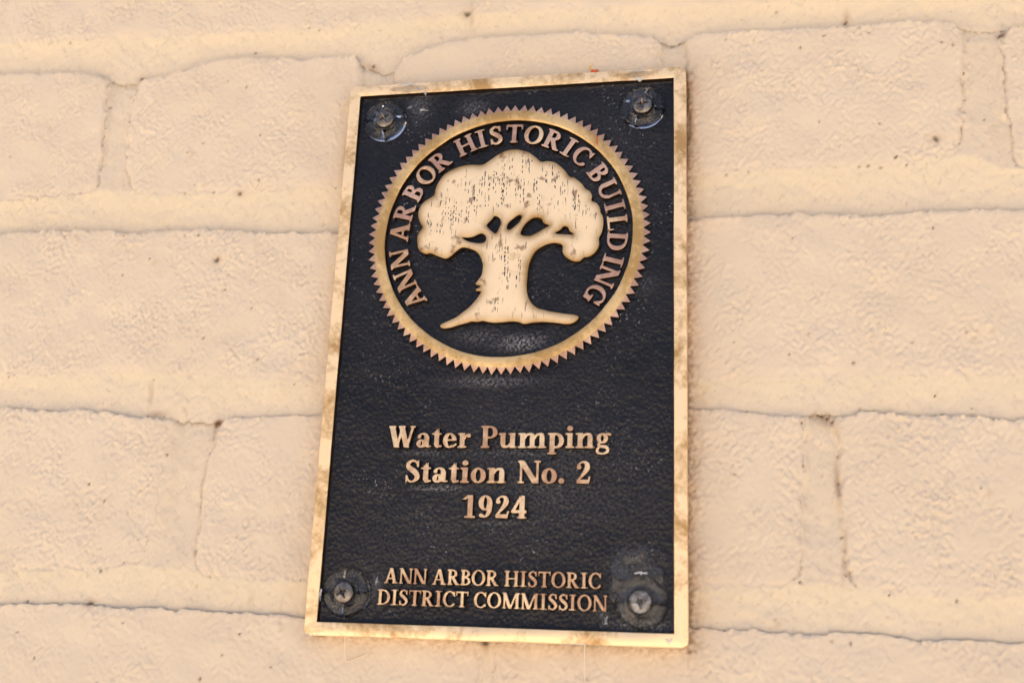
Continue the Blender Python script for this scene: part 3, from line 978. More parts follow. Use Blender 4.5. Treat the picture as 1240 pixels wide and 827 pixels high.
STREAKS = [(4.7, 69.4, 63.2), (8.1, 69.7, 67.2), (6.6, 70.3, 68.3), (-1.9, 66.6, 60.5), (-2.1, 59.0, 51.3), (-0.7, 61.5, 54.3),
    (2.7, 60.3, 54.2), (-5.6, 63.7, 55.5), (-7.0, 61.7, 56.6), (-9.9, 61.9, 55.2), (-12.7, 58.9, 53.8), (-14.3, 53.9,
    44.8), (-19.1, 52.1, 42.9), (-17.0, 48.9, 43.9), (-20.9, 49.1, 42.0), (-23.1, 54.3, 46.1), (-23.8, 49.2, 43.1),
    (-25.9, 44.2, 39.2), (-28.4, 45.3, 40.3), (-16.1, 60.1, 56.0), (0.9, 68.6, 62.4), (5.6, 60.1, 51.0), (9.4, 60.0,
    54.9), (15.8, 65.3, 59.7), (17.8, 64.7, 60.6), (23.7, 53.8, 48.3), (25.5, 53.2, 48.2), (19.8, 58.5, 53.4), (13.5,
    62.8, 58.7), (11.5, 53.8, 47.8), (-1.5, 34.4, 28.5), (0.9, 32.3, 26.4), (4.8, 29.2, 24.4), (-0.2, 26.5, 22.6), (4.1,
    23.4, 19.6), (-3.0, 14.0, 10.1), (0.9, 22.6, 17.7), (-9.0, 63.9, 58.8), (-4.1, 61.6, 58.5), (-11.5, 54.8, 48.7),
    (28.4, 49.1, 46.1), (32.1, 47.9, 45.0), (-29.6, 48.4, 44.3), (-25.2, 56.4, 51.3), (-7.1, 53.6, 49.5), (-4.1, 51.4,
    48.4), (17.0, 59.6, 55.6), (7.2, 67.2, 63.1)]
cv, cf = [], []
for (x, z_top, z_bot) in STREAKS:                       # engraved vertical cuts, broken into dashes, black in the bottom
    for rep in range(2):
        xx = x + (0 if rep == 0 else random.uniform(-1.3, 1.3))
        z = z_top - random.uniform(0, 1.5) * rep
        while z > z_bot:
            ln = random.uniform(0.5, 2.3)
            hw = random.uniform(0.09, 0.24)
            xo = xx + random.uniform(-0.12, 0.12)
            b = len(cv)
            for du, dv in ((0, 0), (hw, -0.25 * ln), (hw * random.uniform(0.5, 1.1), -0.7 * ln), (0, -ln), (-hw * random.uniform(0.5, 1.1), -0.65 * ln), (-hw * 0.8, -0.2 * ln)):
                cv.append((xo + du, z + dv))
            cf.append(tuple(range(b, b + 6))[::-1])
            z -= ln + random.uniform(0.25, 1.6)
cvx = np.array(cv)
ok = even_odd(tl, cvx[:, 0], cvx[:, 1]) & (loop_distance(tl, cvx[:, 0], cvx[:, 1]) > 1.0)
cf = [p for p in cf if all(ok[i] for i in p)]
dd = loop_distance([inset_loop(p, 0.12) for p in tl], cvx[:, 0], cvx[:, 1])
cut_w = -0.36 + 0.3 * (1 - np.exp(-dd / 0.9)) + 0.025
remap = {}
kept = []
for p in cf:
    for i in p:
        if i not in remap:
            remap[i] = len(kept)
            kept.append(L(cv[i][0], cv[i][1], cut_w[i]))
cuts = mesh_obj('engraved_cuts', kept, [tuple(remap[i] for i in p) for p in cf], M_CUT, ring, smooth=False)
cuts['kind'] = 'stuff'
tag(tree, label='spreading oak tree emblem in worn bright bronze with engraved vertical cuts')

# ------------------------------------------------------------------ raised serif lettering
GRES = 0.02
class Glyph:
    def __init__(self, s, t):
        self.s, self.t, self.sf, self.sl = s, t, 0.075, 0.085
        self.x = np.arange(-0.3, 1.55, GRES)
        self.y = np.arange(-0.5, 1.25, GRES)
        self.X, self.Y = np.meshgrid(self.x, self.y)
        self.f = np.full(self.X.shape, 9.0)
    def add(self, g, k=0.03):
        h = np.clip(0.5 + 0.5 * (self.f - g) / k, 0, 1)
        self.f = self.f * (1 - h) + g * h - k * h * (1 - h)
    def cut(self, g):
        self.f = np.maximum(self.f, -g)
    def box(self, x0, x1, y0, y1):
        return np.maximum(np.abs(self.X - (x0 + x1) / 2) - (x1 - x0) / 2, np.abs(self.Y - (y0 + y1) / 2) - (y1 - y0) / 2)
    def ell(self, cx, cy, rx, ry):
        return (np.sqrt(((self.X - cx) / rx) ** 2 + ((self.Y - cy) / ry) ** 2) - 1) * min(rx, ry)
    def ring(self, cx, cy, rx, ry, tx, ty):
        return np.maximum(self.ell(cx, cy, rx, ry), -self.ell(cx, cy, rx - tx, ry - ty))
    def para(self, x0, y0, x1, y1, hw):
        xl = x0 + (x1 - x0) * (self.Y - y0) / (y1 - y0)
        c = abs(y1 - y0) / math.hypot(x1 - x0, y1 - y0)
        return np.maximum((np.abs(self.X - xl) - hw) * c, np.maximum(min(y0, y1) - self.Y, self.Y - max(y0, y1)))
    def path(self, pts):
        p = np.array(pts, float)
        out = np.full(self.X.shape, 9.0)
        n = len(p)
        for i in range(n - 1):
            a, b, c, d = p[max(i - 1, 0)], p[i], p[i + 1], p[min(i + 2, n - 1)]
            for k in range(12):
                t = k / 11
                q = 0.5 * ((2 * b) + (c - a) * t + (2 * a - 5 * b + 4 * c - d) * t * t + (3 * b - a - 3 * c + d) * t ** 3)
                out = np.minimum(out, np.hypot(self.X - q[0], self.Y - q[1]) - q[2] / 2)
        return out
    def stem(self, x, y0=0.0, y1=1.0, top='both', bot='both', w=None):
        w = w or self.s
        self.add(self.box(x, x + w, y0, y1))
        for side, y in ((top, y1), (bot, y0)):
            if not side:
                continue
            l = x - (self.sl if side in ('both', 'left') else 0)
            r = x + w + (self.sl if side in ('both', 'right') else 0)
            self.add(self.box(l, r, y - self.sf if y == y1 else y, y if y == y1 else y + self.sf), 0.05)

def draw(ch, s, t):
    g = Glyph(s, t)
    sf, sl = g.sf, g.sl
    x0 = sl
    if ch == 'I':
        g.sl = 0.14; g.stem(g.sl); w = s + 2 * g.sl
    elif ch == 'H':
        g.stem(x0); g.stem(0.95 - sl - s); g.add(g.box(x0, 0.9 - s, 0.5 - t / 2, 0.5 + t / 2)); w = 0.95
    elif ch == 'N':
        g.stem(0.09, top='left', w=t * 1.1); g.stem(0.75, top='both', bot=None, w=t * 1.1)
        g.add(g.para(0.14, 1, 0.74, 0, s * 0.62)); w = 0.92
    elif ch == 'A':
        g.add(g.para(0.13, 0, 0.44, 1, t * 0.62)); g.add(g.para(0.74, 0, 0.46, 1, s * 0.58))
        g.add(g.box(0.22, 0.64, 0.27, 0.27 + t)); g.add(g.box(0, 0.29, 0, sf), 0.05); g.add(g.box(0.55, 0.94, 0, sf), 0.05); w = 0.94
    elif ch in 'RPB':
        g.stem(x0, top='left', bot='left' if ch == 'B' else 'both')
        cx = x0 + s + 0.10
        if ch == 'B':
            rows_ = ((0.755, 0.245, 0.24), (0.265, 0.265, 0.30))
        elif ch == 'P':
            rows_ = ((0.71, 0.29, 0.31),)
        else:
            rows_ = ((0.74, 0.26, 0.29),)
        for cy, ry, rx in rows_:
            g.add(np.maximum(g.ring(cx, cy, rx, ry, s * 0.95, t), cx - g.X - 0.01))
            g.add(g.box(x0, cx, cy + ry - t, cy + ry)); g.add(g.box(x0, cx, cy - ry, cy - ry + t))
        w = cx + max(r_[2] for r_ in rows_)
        if ch == 'R':
            g.add(g.para(cx - 0.02, 0.52, cx + 0.30, 0, s * 0.60)); g.add(g.box(cx + 0.22, cx + 0.46, 0, sf), 0.04); w = cx + 0.46
    elif ch == 'D':
        g.stem(x0, top='left', bot='left')
        cx = x0 + s + 0.08
        g.add(np.maximum(g.ring(cx, 0.5, 0.50, 0.5, s, t), cx - g.X - 0.01))
        g.add(g.box(x0, cx, 1 - t, 1)); g.add(g.box(x0, cx, 0, t)); w = cx + 0.50
    elif ch == 'O':
        g.add(g.ring(0.46, 0.5, 0.46, 0.525, s, t)); w = 0.92
    elif ch in 'CG':
        g.add(g.ring(0.46, 0.5, 0.46, 0.525, s, t)); g.cut(g.box(0.60, 1.2, 0.26, 0.70))
        g.cut(g.box(0.80, 1.2, 0.0, 1.2))
        g.add(g.box(0.735, 0.80, 0.64, 1.0), 0.02)
        w = 0.82
        if ch == 'G':
            g.add(g.box(0.62, 0.62 + s, 0.03, 0.42)); g.add(g.box(0.52, 0.88, 0.42 - sf, 0.42), 0.04); w = 0.88
    elif ch == 'S':
        g.add(g.path([(0.53, 0.74, t), (0.49, 0.90, t), (0.31, 0.975, t * 1.15), (0.14, 0.86, s * 0.75), (0.15, 0.69, s * 0.95), (0.33, 0.54, s * 1.12),
                      (0.49, 0.38, s * 1.08), (0.52, 0.20, s * 0.9), (0.36, 0.035, t * 1.15), (0.17, 0.08, t), (0.09, 0.27, t)]))
        g.add(g.box(0.515, 0.575, 0.68, 1.0), 0.03); g.add(g.box(0.045, 0.105, 0.0, 0.32), 0.03); w = 0.62
    elif ch == 'T':
        g.stem(0.40 - s / 2, top=None); g.add(g.box(0, 0.8, 1 - t, 1)); g.add(g.box(0, 0.065, 0.72, 1), 0.05); g.add(g.box(0.735, 0.8, 0.72, 1), 0.05); w = 0.8
    elif ch == 'U':
        g.stem(x0, 0.3, 1.0, bot=None); g.stem(0.74, 0.3, 1.0, bot=None, w=t * 1.1)
        cx, rx = (x0 + 0.74 + t * 1.1) / 2, (0.74 + t * 1.1 - x0) / 2
        g.add(np.maximum(g.ring(cx, 0.34, rx, 0.36, s * 0.85, t * 1.2), g.Y - 0.34)); w = 0.74 + t * 1.1 + sl
    elif ch == 'L':
        g.stem(x0, bot='left'); g.add(g.box(x0, 0.7, 0, t)); g.add(g.box(0.64, 0.7, 0, 0.30), 0.05); w = 0.72
    elif ch == 'M':
        g.stem(0.09, top='left', w=t * 1.1); g.stem(0.88, top='right'); g.add(g.para(0.15, 1, 0.53, 0.0, s * 0.6)); g.add(g.para(0.53, 0.0, 0.92, 1, t * 0.6)); w = 0.88 + s + sl
    elif ch == 'W':
        g.add(g.para(0.13, 1, 0.38, 0, s * 0.58)); g.add(g.para(0.38, 0, 0.60, 1, t * 0.6)); g.add(g.para(0.55, 1, 0.82, 0, s * 0.58)); g.add(g.para(0.82, 0, 1.06, 1, t * 0.6))
        g.add(g.box(0, 0.30, 1 - sf, 1), 0.04); g.add(g.box(0.43, 0.72, 1 - sf, 1), 0.04); g.add(g.box(0.93, 1.18, 1 - sf, 1), 0.04); w = 1.18
    elif ch == 'o':
        g.add(g.ring(0.31, 0.33, 0.31, 0.35, s, t)); w = 0.62
    elif ch == 'e':
        g.add(g.ring(0.30, 0.33, 0.30, 0.35, s * 0.98, t)); g.cut(g.box(0.32, 0.9, 0.12, 0.335)); g.add(g.box(0.12, 0.58, 0.315, 0.315 + t * 0.8), 0.02)
        g.add(g.path([(0.45, 0.05, t), (0.57, 0.16, t * 0.8)]), 0.02); w = 0.60
    elif ch == 'a':
        g.add(g.box(0.36, 0.36 + s * 0.95, 0.08, 0.5)); g.add(g.path([(0.13, 0.50, 0.17), (0.17, 0.60, t), (0.30, 0.64, t), (0.42, 0.57, s * 0.8), (0.36 + s * 0.47, 0.42, s * 0.95)]))
        g.add(g.ring(0.23, 0.185, 0.22, 0.20, s * 0.9, t)); g.add(g.path([(0.46, 0.12, s * 0.8), (0.52, 0.05, t), (0.62, 0.06, t * 0.8)])); w = 0.63
    elif ch == 't':
        g.add(g.box(0.11, 0.11 + s, 0.14, 0.76)); g.add(g.para(0.19, 0.67, 0.27, 0.88, 0.06)); g.add(g.box(0, 0.42, 0.67 - sf, 0.67), 0.04)
        g.add(g.path([(0.11 + s / 2, 0.16, s), (0.25, 0.06, s * 0.7), (0.40, 0.07, t)])); w = 0.44
    elif ch == 'r':
        g.stem(x0, 0, 0.67, top='left'); g.add(g.path([(x0 + s, 0.44, t), (0.38, 0.58, t), (0.46, 0.56, 0.19)])); w = 0.55
    elif ch == 'i':
        g.stem(x0, 0, 0.67, top='left'); g.add(g.ell(x0 + s / 2, 0.88, 0.125, 0.125), 0.005); w = s + 2 * sl
    elif ch in 'nm':
        g.stem(x0, 0, 0.67, top='left')
        xx = x0
        for k in range(1 if ch == 'n' else 2):
            nx2 = xx + s + 0.20
            g.add(g.path([(xx + s, 0.46, t), (xx + s + 0.09, 0.60, t * 1.2), (nx2 + s * 0.4, 0.60, s * 0.75), (nx2 + s / 2, 0.44, s)]))
            g.stem(nx2, 0, 0.46, top=None); xx = nx2
        w = xx + s + sl
    elif ch == 'u':
        g.stem(x0, 0.18, 0.67, top='left', bot=None); g.stem(x0 + s + 0.20, 0, 0.67, top='left', bot='right')
        g.add(g.path([(x0 + s / 2, 0.22, s), (x0 + s * 0.7, 0.08, s * 0.75), (x0 + s + 0.10, 0.06, t * 1.2), (x0 + s + 0.22, 0.2, t)])); w = x0 + 2 * s + 0.20 + sl
    elif ch == 'p':
        g.stem(x0, -0.28, 0.67, top='left'); g.add(np.maximum(g.ring(x0 + s + 0.06, 0.33, 0.33, 0.35, s, t * 1.1), x0 + s * 0.6 - g.X)); w = x0 + s + 0.40
    elif ch == 'g':
        g.add(g.ring(0.27, 0.44, 0.24, 0.235, s * 0.85, t)); g.add(g.path([(0.40, 0.60, t), (0.50, 0.64, 0.10), (0.58, 0.61, 0.13)]))
        g.add(g.path([(0.17, 0.24, t), (0.11, 0.15, t * 1.2), (0.20, 0.08, s * 0.6), (0.40, 0.06, s * 0.7), (0.50, -0.04, s * 0.6), (0.46, -0.18, t * 1.3), (0.28, -0.25, t),
                      (0.10, -0.20, t * 1.2), (0.06, -0.08, t * 1.2), (0.14, 0.05, t)])); w = 0.62
    elif ch == '.':
        g.add(g.ell(0.13, 0.12, 0.125, 0.125)); w = 0.26
    elif ch == '1':
        g.stem(0.18, 0, 1, top=None); g.add(g.para(0.02, 0.80, 0.24, 1.0, 0.09)); g.add(g.box(0.06, 0.5, 0, sf)); w = 0.52
    elif ch == '2':
        g.add(g.path([(0.12, 0.72, 0.19), (0.12, 0.86, t), (0.28, 0.96, t), (0.42, 0.88, s * 0.8), (0.44, 0.70, s), (0.33, 0.48, s * 0.75), (0.18, 0.28, t * 1.1), (0.08, 0.12, t)]))
        g.add(g.box(0.04, 0.52, 0, 0.18), 0.04); g.add(g.para(0.49, 0.1, 0.54, 0.32, 0.04)); w = 0.57
    elif ch == '9':
        g.add(g.ring(0.28, 0.67, 0.28, 0.34, s, t)); g.add(g.path([(0.56 - s / 2, 0.62, s), (0.44, 0.30, s * 0.85), (0.30, 0.07, t * 1.2), (0.12, 0.12, 0.17)])); w = 0.57
    elif ch == '4':
        g.add(g.para(0.04, 0.28, 0.38, 1, t * 0.7)); g.add(g.box(0, 0.60, 0.23, 0.23 + t * 1.5)); g.stem(0.31, 0, 1, top=None); w = 0.62
    return g, w

def contours(g):
    """marching squares on the glyph's distance field; returns closed loops with the metal on the left"""
    F = -g.f
    ny, nx = F.shape
    s = (F > 0).astype(int)
    code = s[:-1, :-1] + 2 * s[:-1, 1:] + 4 * s[1:, 1:] + 8 * s[1:, :-1]
    table = {1: [(3, 0)], 2: [(0, 1)], 3: [(3, 1)], 4: [(1, 2)], 5: [(3, 0), (1, 2)], 6: [(0, 2)], 7: [(3, 2)],
             8: [(2, 3)], 9: [(2, 0)], 10: [(0, 1), (2, 3)], 11: [(2, 1)], 12: [(1, 3)], 13: [(1, 0)], 14: [(0, 3)]}
    pts, nxt = {}, {}
    def ept(i, j, e):
        a, b = {0: ((j, i), (j, i + 1)), 1: ((j, i + 1), (j + 1, i + 1)), 2: ((j + 1, i), (j + 1, i + 1)), 3: ((j, i), (j + 1, i))}[e]
        key = (a, b)
        if key not in pts:
            fa, fb = F[a], F[b]
            t = fa / (fa - fb)
            pts[key] = (g.x[a[1]] + t * (g.x[b[1]] - g.x[a[1]]), g.y[a[0]] + t * (g.y[b[0]] - g.y[a[0]]))
        return key
    for j, i in zip(*np.nonzero((code > 0) & (code < 15))):
        for e0, e1 in table[int(code[j, i])]:
            nxt[ept(i, j, e1)] = ept(i, j, e0)
    loops = []
    while nxt:
        k0 = next(iter(nxt))
        lp, k = [], k0
        while k in nxt:
            lp.append(pts[k])
            k = nxt.pop(k)
        lp = np.array(lp)
        keep = [0]
        for i in range(1, len(lp) - 1):                   # drop points that add nothing to the outline
            a, b, c = lp[keep[-1]], lp[i], lp[i + 1]
            ac = c - a
            d = abs(ac[0] * (b - a)[1] - ac[1] * (b - a)[0]) / max(np.linalg.norm(ac), 1e-9)
            if d > 0.0025 or np.linalg.norm(b - a) > 0.09:
                keep.append(i)
        lp = lp[keep]
        if len(lp) > 5 and abs(loop_area(lp)) > 0.001:
            loops.append(lp)
    return loops

glyph_cache, shape_cache = {}, {}
def glyph(ch, s, t):
    if (ch, s, t) not in glyph_cache:
        g, w = draw(ch, s, t)
        lps = contours(g)
        big = max(lps, key=lambda p: abs(loop_area(p)))
        if loop_area(big) < 0:
            lps = [p[::-1] for p in lps]
        glyph_cache[(ch, s, t)] = (lps, w)
    return glyph_cache[(ch, s, t)]

def letter(ch, s, t, cap, fx, mats, key, parent, u, v, rot=0.0):
    """a raised letter; u, v = middle of its foot on the plaque"""
    k = (ch, key)
    lps, w = glyph(ch, s, t)
    if k not in shape_cache:
        sc = np.array([cap * fx, cap])
        ll = [(p - np.array([w / 2, 0])) * sc for p in lps]
        bv = 0.09
        o = relief('letter', ll, [(-0.12, FIELD - 0.2), (0.0, -0.42), (bv, -0.30), (bv * 1.6, -0.26)], mats, None,
                   lambda a, b, h: (a * MM, -h * MM, b * MM), make=False)
        shape_cache[k] = o.data
    else:
        o = bpy.data.objects.new('letter', shape_cache[k])
        col.objects.link(o)
    o.parent = parent
    o.location = L(u, v, random.uniform(-0.06, 0.06))
    o.rotation_euler = (0, rot, 0)
    return o

# round the seal
angles = [(-125, -113.8, -101.4), (-86.2, -74.8, -63.1, -51.5, -40.8), (-25, -15.8, -8.1, 2, 12.6, 23.7, 33.2, 42.0), (55, 66.3, 76.2, 85.2, 95.3, 105.6, 114.2, 125.4)]
for word, angs in zip(('ANN', 'ARBOR', 'HISTORIC', 'BUILDING'), angles):
    for ch, a in zip(word, angs):
        ar = math.radians(a)
        letter(ch, 0.21, 0.11, 7.1, 1.09, [M_COPPER, M_SIDE] if random.random() < 0.62 and a > -80 else [M_LETTER, M_SIDE],
               'seal_%s' % ('x' if a > -80 else 'y'), ring, SC[0] + 36.3 * math.sin(ar), SC[1] + 36.3 * math.cos(ar), ar)

def text_line(text, x0, x1, base, cap, s, t, space, key, parent, gap, mats):
    nat, spots = 0.0, []
    for i, ch in enumerate(text):
        if ch == ' ':
            nat += space
            continue
        w = glyph(ch, s, t)[1]
        spots.append((ch, nat + w / 2))
        nat += w + gap
    nat -= gap
    fx = (x1 - x0) / (nat * cap)
    print('line', text, 'stretch %.3f' % fx)
    for ch, c in spots:
        letter(ch, s, t, cap, fx, mats, key, parent, x0 + c * cap * fx, base)

name_part = empty('inscription', (0, 0, 0), plaque)
tag(name_part, label='raised lines reading Water Pumping Station No. 2 1924')
text_line('Water Pumping', -38.7, 38.3, -38.2, 7.55, 0.21, 0.09, 0.40, 'name1', name_part, 0.045, [M_LETTER, M_SIDE])
text_line('Station No. 2', -32.1, 31.7, -50.15, 7.6, 0.21, 0.09, 0.40, 'name2', name_part, 0.045, [M_LETTER, M_SIDE])
text_line('1924', -11.0, 10.8, -61.9, 7.55, 0.21, 0.09, 0.40, 'name3', name_part, 0.10, [M_LETTER, M_SIDE])
giver_part = empty('inscription', (0, 0, 0), plaque)
tag(giver_part, label='two small lines of raised capitals reading Ann Arbor Historic District Commission')
text_line('ANN ARBOR HISTORIC', -36.8, 35.9, -84.0, 5.0, 0.19, 0.10, 0.32, 'giver1', giver_part, 0.06, [M_LETTER, M_SIDE])
text_line('DISTRICT COMMISSION', -38.7, 37.9, -91.05, 5.0, 0.19, 0.10, 0.32, 'giver2', giver_part, 0.06, [M_LETTER, M_SIDE])

# ------------------------------------------------------------------ screws with clear slotted washers
def polar(name, radii, NA, hfun, mat, parent, base_h, sharp=None):
    verts, faces = [(0, 0, 0)], []
    verts[0] = (0, -hfun(0.0, 0.0) * MM, 0)
    for r in radii:
        for k in range(NA):
            a = 2 * math.pi * k / NA
            verts.append((r * math.cos(a) * MM, -hfun(r, a) * MM, r * math.sin(a) * MM))
    for k in range(NA):
        faces.append((0, 1 + k, 1 + (k + 1) % NA))
    for j in range(len(radii) - 1):
        for k in range(NA):
            a, b = 1 + j * NA + k, 1 + j * NA + (k + 1) % NA
            faces.append((a, a + NA, b + NA, b))
    b = len(verts)
    r = radii[-1]
    for k in range(NA):
        a = 2 * math.pi * k / NA
        verts.append((r * math.cos(a) * MM, -base_h * MM, r * math.sin(a) * MM))
    last = 1 + (len(radii) - 1) * NA
    for k in range(NA):
        faces.append((last + k, b + k, b + (k + 1) % NA, last + (k + 1) % NA))
    faces.append(tuple(b + k for k in range(NA))[::-1])
    return mesh_obj(name, verts, faces, mat, parent, sharp_angle=sharp)

def make_screw(x, z, rot, hx, hz, head_rot, label, rad, steel=None):
    root = empty('screw', (x * MM, -FIELD * MM, Z0 + z * MM))
    tag(root, label, 'screw', 'screws with clear plastic washers at the plaque corners')
    def washer_h(r, a):
        h = 1.5 + 0.9 * (1 - sst(5.0, rad, r)) if r > 4.0 else 1.35
        h += 0.7 * math.exp(-((r - 4.6) / 0.38) ** 2) + 0.5 * math.exp(-((r - rad + 0.55) / 0.24) ** 2)
        if r > 4.9 and r < rad - 0.25:
            for q in range(4):
                d = (a - rot - q * math.pi / 2 + math.pi) % (2 * math.pi) - math.pi
                if abs(d) < 1 and abs(r * math.sin(d)) < 0.62:
                    h -= 1.3
        if r > rad - 0.3:
            h -= 0.7 * ((r - rad + 0.3) / 0.3) ** 2
        return h
    radii = list(np.linspace(0.6, rad - 0.35, 26)) + [rad - 0.25, rad - 0.15, rad - 0.07, rad]
    polar('washer', radii, 192, washer_h, M_CLEAR, root, 0.06, 45)
    def head_h(r, a):
        h = 1.35 * math.sqrt(max(1 - (r / 3.75) ** 2, 0)) ** 0.7 + 1.5
        a2 = a - head_rot
        u, v = r * math.cos(a2), r * math.sin(a2)
        for p, q in ((abs(u), abs(v)), (abs(v), abs(u))):
            if q < 2.15 and p < 0.50 - 0.12 * q:
                h -= 1.5 * (1 - q / 2.5)
        if r < 0.85:
            h -= 0.35
        return h
    hd = polar('head', list(np.linspace(0.15, 3.4, 26)) + [3.5, 3.55], 128, head_h, steel or M_STEEL, root, 1.2, 40)
    hd.location = (hx * MM, 0, hz * MM)
    hd.rotation_euler = (random.uniform(-0.06, 0.06), 0, random.uniform(-0.06, 0.06))
    return root

def sst(a, b, x):
    t = min(max((x - a) / (b - a), 0), 1)
    return t * t * (3 - 2 * t)

make_screw(-49.1, 87.0, 0.08, 0.0, 0.5, 0.55, 'screw in a clear plastic washer beside the raised word ARBOR on the plaque seal', 8.2)
make_screw(47.9, 86.9, -0.30, 0.1, 0.5, 0.15, 'cross-head screw in a clear slotted plastic washer, above the raised word BUILDING', 8.2)
make_screw(-50.2, -87.4, 0.02, -0.6, 0.0, 0.5, 'cross-head screw in a clear slotted plastic washer, next to the raised word DISTRICT', 8.3)
make_screw(48.7, -88.0, -0.06, -0.2, 0.2, 0.12, 'chalky screw in a clear plastic washer smeared with residue, next to the word COMMISSION', 8.5, M_CHALKY)

# ------------------------------------------------------------------ silicone residue, scraps and fibres
def residue(cx, cz, rx, rz, seed, h0, thick=0.35, mat=None, rag=1.0):
    r = np.random.default_rng(seed)
    n = 72
    ph = r.uniform(0, 6.28, 7)
    am = r.uniform(0.04, 0.16, 7) * rag
    verts, faces = [], []
    rings = [(0.0, 0.5), (0.3, 0.55), (0.55, 0.5), (0.75, 0.6), (0.88, 1.0), (0.96, 0.7), (1.0, 0.0)]
    for (f_, hh) in rings[1:]:
        for k in range(n):
            a = 2 * math.pi * k / n
            rad = 1 + sum(am[m] * math.sin((m + 2) * a + ph[m]) for m in range(7))
            rr = f_ * rad
            w = h0 + thick * hh * (0.8 + 0.4 * math.sin(5 * a + seed) * math.sin(3 * f_ + seed))
            verts.append(L(cx + rx * rr * math.cos(a), cz + rz * rr * math.sin(a), w if hh else h0 - 0.1))
    c = len(verts)
    verts.append(L(cx, cz, h0 + thick * 0.5))
    m = len(rings) - 1
    for j in range(m - 1):
        for k in range(n):
            a, b = j * n + k, j * n + (k + 1) % n
            faces.append((a, a + n, b + n, b))
    for k in range(n):
        faces.append((c, k, (k + 1) % n))
    return mesh_obj('glue_residue', verts, faces, mat or M_GLUE, plaque)

residue(47.0, -82.0, 9.2, 11.0, 6, FIELD, 0.6, rag=0.5)
residue(-38.0, 94.0, 3.2, 3.4, 5, FIELD, 0.35)
residue(-40.0, 99.0, 6.5, 1.6, 8, 0.0, 0.25)
residue(46.5, 99.4, 5.5, 1.1, 9, 0.0, 0.35)
residue(37.0, -94.2, 1.0, 2.2, 11, FIELD, 0.5)
residue(-40.3, -86.0, 1.0, 2.6, 13, FIELD, 0.5)
M_CHALK = clear_plastic('dried_white_sealant', (0.92, 0.91, 0.90), 0.15, 0.45)
for (cx, cz, rx, rz, sd, h) in ((-41.5, 100.9, 5.0, 0.45, 21, -0.05), (-36.2, 98.9, 1.5, 0.5, 22, 0.0), (-33.6, 97.4, 0.5, 1.0, 23, 0.0), (-35.0, 91.2, 1.0, 0.45, 24, FIELD),
                            (-40.0, 92.5, 0.5, 0.6, 25, FIELD), (47.0, 100.9, 5.5, 0.4, 26, -0.05), (46.5, 97.5, 2.2, 0.5, 27, 0.0), (37.4, -93.6, 0.45, 0.9, 28, FIELD),
                            (-40.0, -83.5, 0.4, 1.0, 29, FIELD), (48.5, -78.6, 1.7, 0.4, 30, FIELD + 0.5), (57.5, -99.4, 1.0, 0.6, 31, 0.0), (-60.5, -101.0, 1.5, 0.5, 32, -0.1),
                            (20.0, -101.2, 14.0, 0.3, 33, -0.15), (-58.6, -88.0, 0.35, 1.4, 34, 0.0)):
    residue(cx, cz, rx, rz, sd, h, 0.18, M_CHALK, 2.2)

def tube(pts, rad, sides=6):
    p = [Vector(q) for q in pts]
    verts, faces = [], []
    for i, q in enumerate(p):
        d = (p[min(i + 1, len(p) - 1)] - p[max(i - 1, 0)]).normalized()
        a = d.cross(Vector((0, 1, 0.1))).normalized()
        b = d.cross(a)
        rr = rad * (0.4 if i in (0, len(p) - 1) else 1)
        for k in range(sides):
            t = 2 * math.pi * k / sides
            verts.append(q + a * rr * math.cos(t) + b * rr * math.sin(t))
    for i in range(len(p) - 1):
        for k in range(sides):
            j = (k + 1) % sides
            faces.append((i * sides + k, i * sides + j, (i + 1) * sides + j, (i + 1) * sides + k))
    faces += [tuple(range(sides))[::-1], tuple((len(p) - 1) * sides + k for k in range(sides))]
    return [tuple(v) for v in verts], faces

def spline(pts, sub=8):
    p = np.array(pts, float)
    out = []
    for i in range(len(p) - 1):
        a, b, c, d = p[max(i - 1, 0)], p[i], p[i + 1], p[min(i + 2, len(p) - 1)]
        for k in range(sub):
            t = k / sub
            out.append(0.5 * ((2 * b) + (c - a) * t + (2 * a - 5 * b + 4 * c - d) * t * t + (3 * b - a - 3 * c + d) * t ** 3))
    out.append(p[-1])
    return out

M_FIBRE = plain('pale_fibre', (0.80, 0.68, 0.50), 0.5)
M_LEAF = plain('orange_leaf', (0.62, 0.09, 0.015), 0.55)
M_STEM = plain('yellow_leaf_stem', (0.72, 0.42, 0.06), 0.55)
def W(u, v, w):
    return (u * MM, -w * MM, Z0 + v * MM)

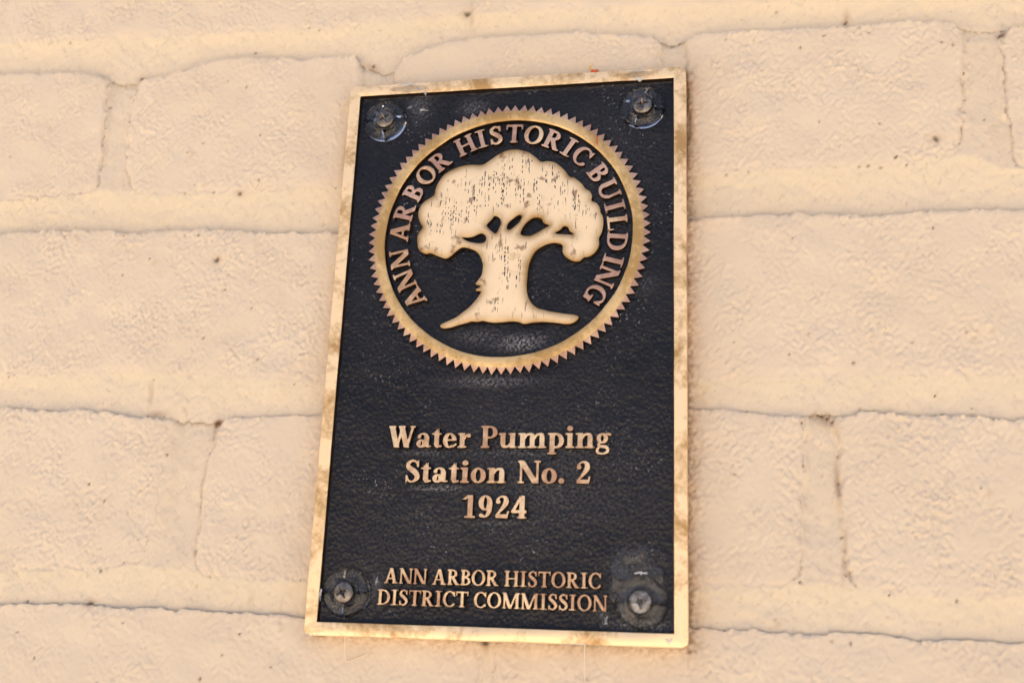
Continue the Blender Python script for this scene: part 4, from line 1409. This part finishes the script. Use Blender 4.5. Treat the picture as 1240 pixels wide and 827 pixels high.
def thing_at(name, pts, rad, mat, label, cat):
    base = Vector(pts[-1])
    v, f = tube([Vector(p) - base for p in spline(pts)], rad)
    o = mesh_obj(name, v, f, mat)
    o.location = base
    return tag(o, label, cat)

thing_at('fibre', [W(31.1, -100.8, 0.3), W(31.0, -104, 0.2), W(30.8, -107, -2.0), W(30.5, -110, -4.0), W(30.8, -113.5, -5.2)], 0.00016, M_FIBRE,
         'single pale straight fibre hanging from the plaque under the word COMMISSION', 'fibre')
thing_at('fibre', [W(-49.0, -101.0, -0.6), W(-49.2, -104, -1.5), W(-49.6, -108, -4.0), W(-49.3, -109.6, -5.2), W(-46.0, -108.4, -5.3), W(-42.0, -106.8, -5.3)], 0.00015, M_FIBRE,
         'single pale bent fibre caught under the plaque corner near the word DISTRICT', 'fibre')

scrap = empty('leaf_scrap', W(30.0, 102.2, -1.5))
tag(scrap, 'tiny orange red leaf scrap lying on the upper rim of the plaque', 'leaf')
lv, lf = [], []
for k in range(14):
    a = 2 * math.pi * k / 14
    rr = 1.0 + 0.25 * math.sin(3 * a + 1)
    for w, s_ in ((0.35, 0.85), (-0.35, 1.0)):
        lv.append((1.5 * rr * s_ * math.cos(a) * MM, -(w + 0.3 * math.cos(2 * a)) * MM, (0.75 * rr * s_ * math.sin(a) + 0.5) * MM))
for k in range(14):
    a, b = 2 * k, 2 * ((k + 1) % 14)
    lf.append((a, b, b + 1, a + 1))
lf += [tuple(range(0, 28, 2))[::-1], tuple(range(1, 28, 2))]
mesh_obj('blade', lv, lf, M_LEAF, scrap)
sv, sff = tube(spline([(-0.0006, 0, 0.0004), (-0.0014, -0.0004, 0.0013), (-0.0015, -0.0006, 0.0026)], 4), 0.00032)
mesh_obj('stalk', sv, sff, M_STEM, scrap)
v, f = tube(spline([(x_ * MM, -(w_) * MM, z_ * MM) for x_, z_, w_ in ((0, 2.0, 0), (0.3, 0, 0.02), (0.5, -2.0, 0))], 4), 0.00017)
o = mesh_obj('leaf_sliver', v, f, M_LEAF)
o.location = W(31.4, 74.0, 0.12)
tag(o, 'thin orange red sliver stuck on the golden seal ring above the word BUILDING', 'leaf')
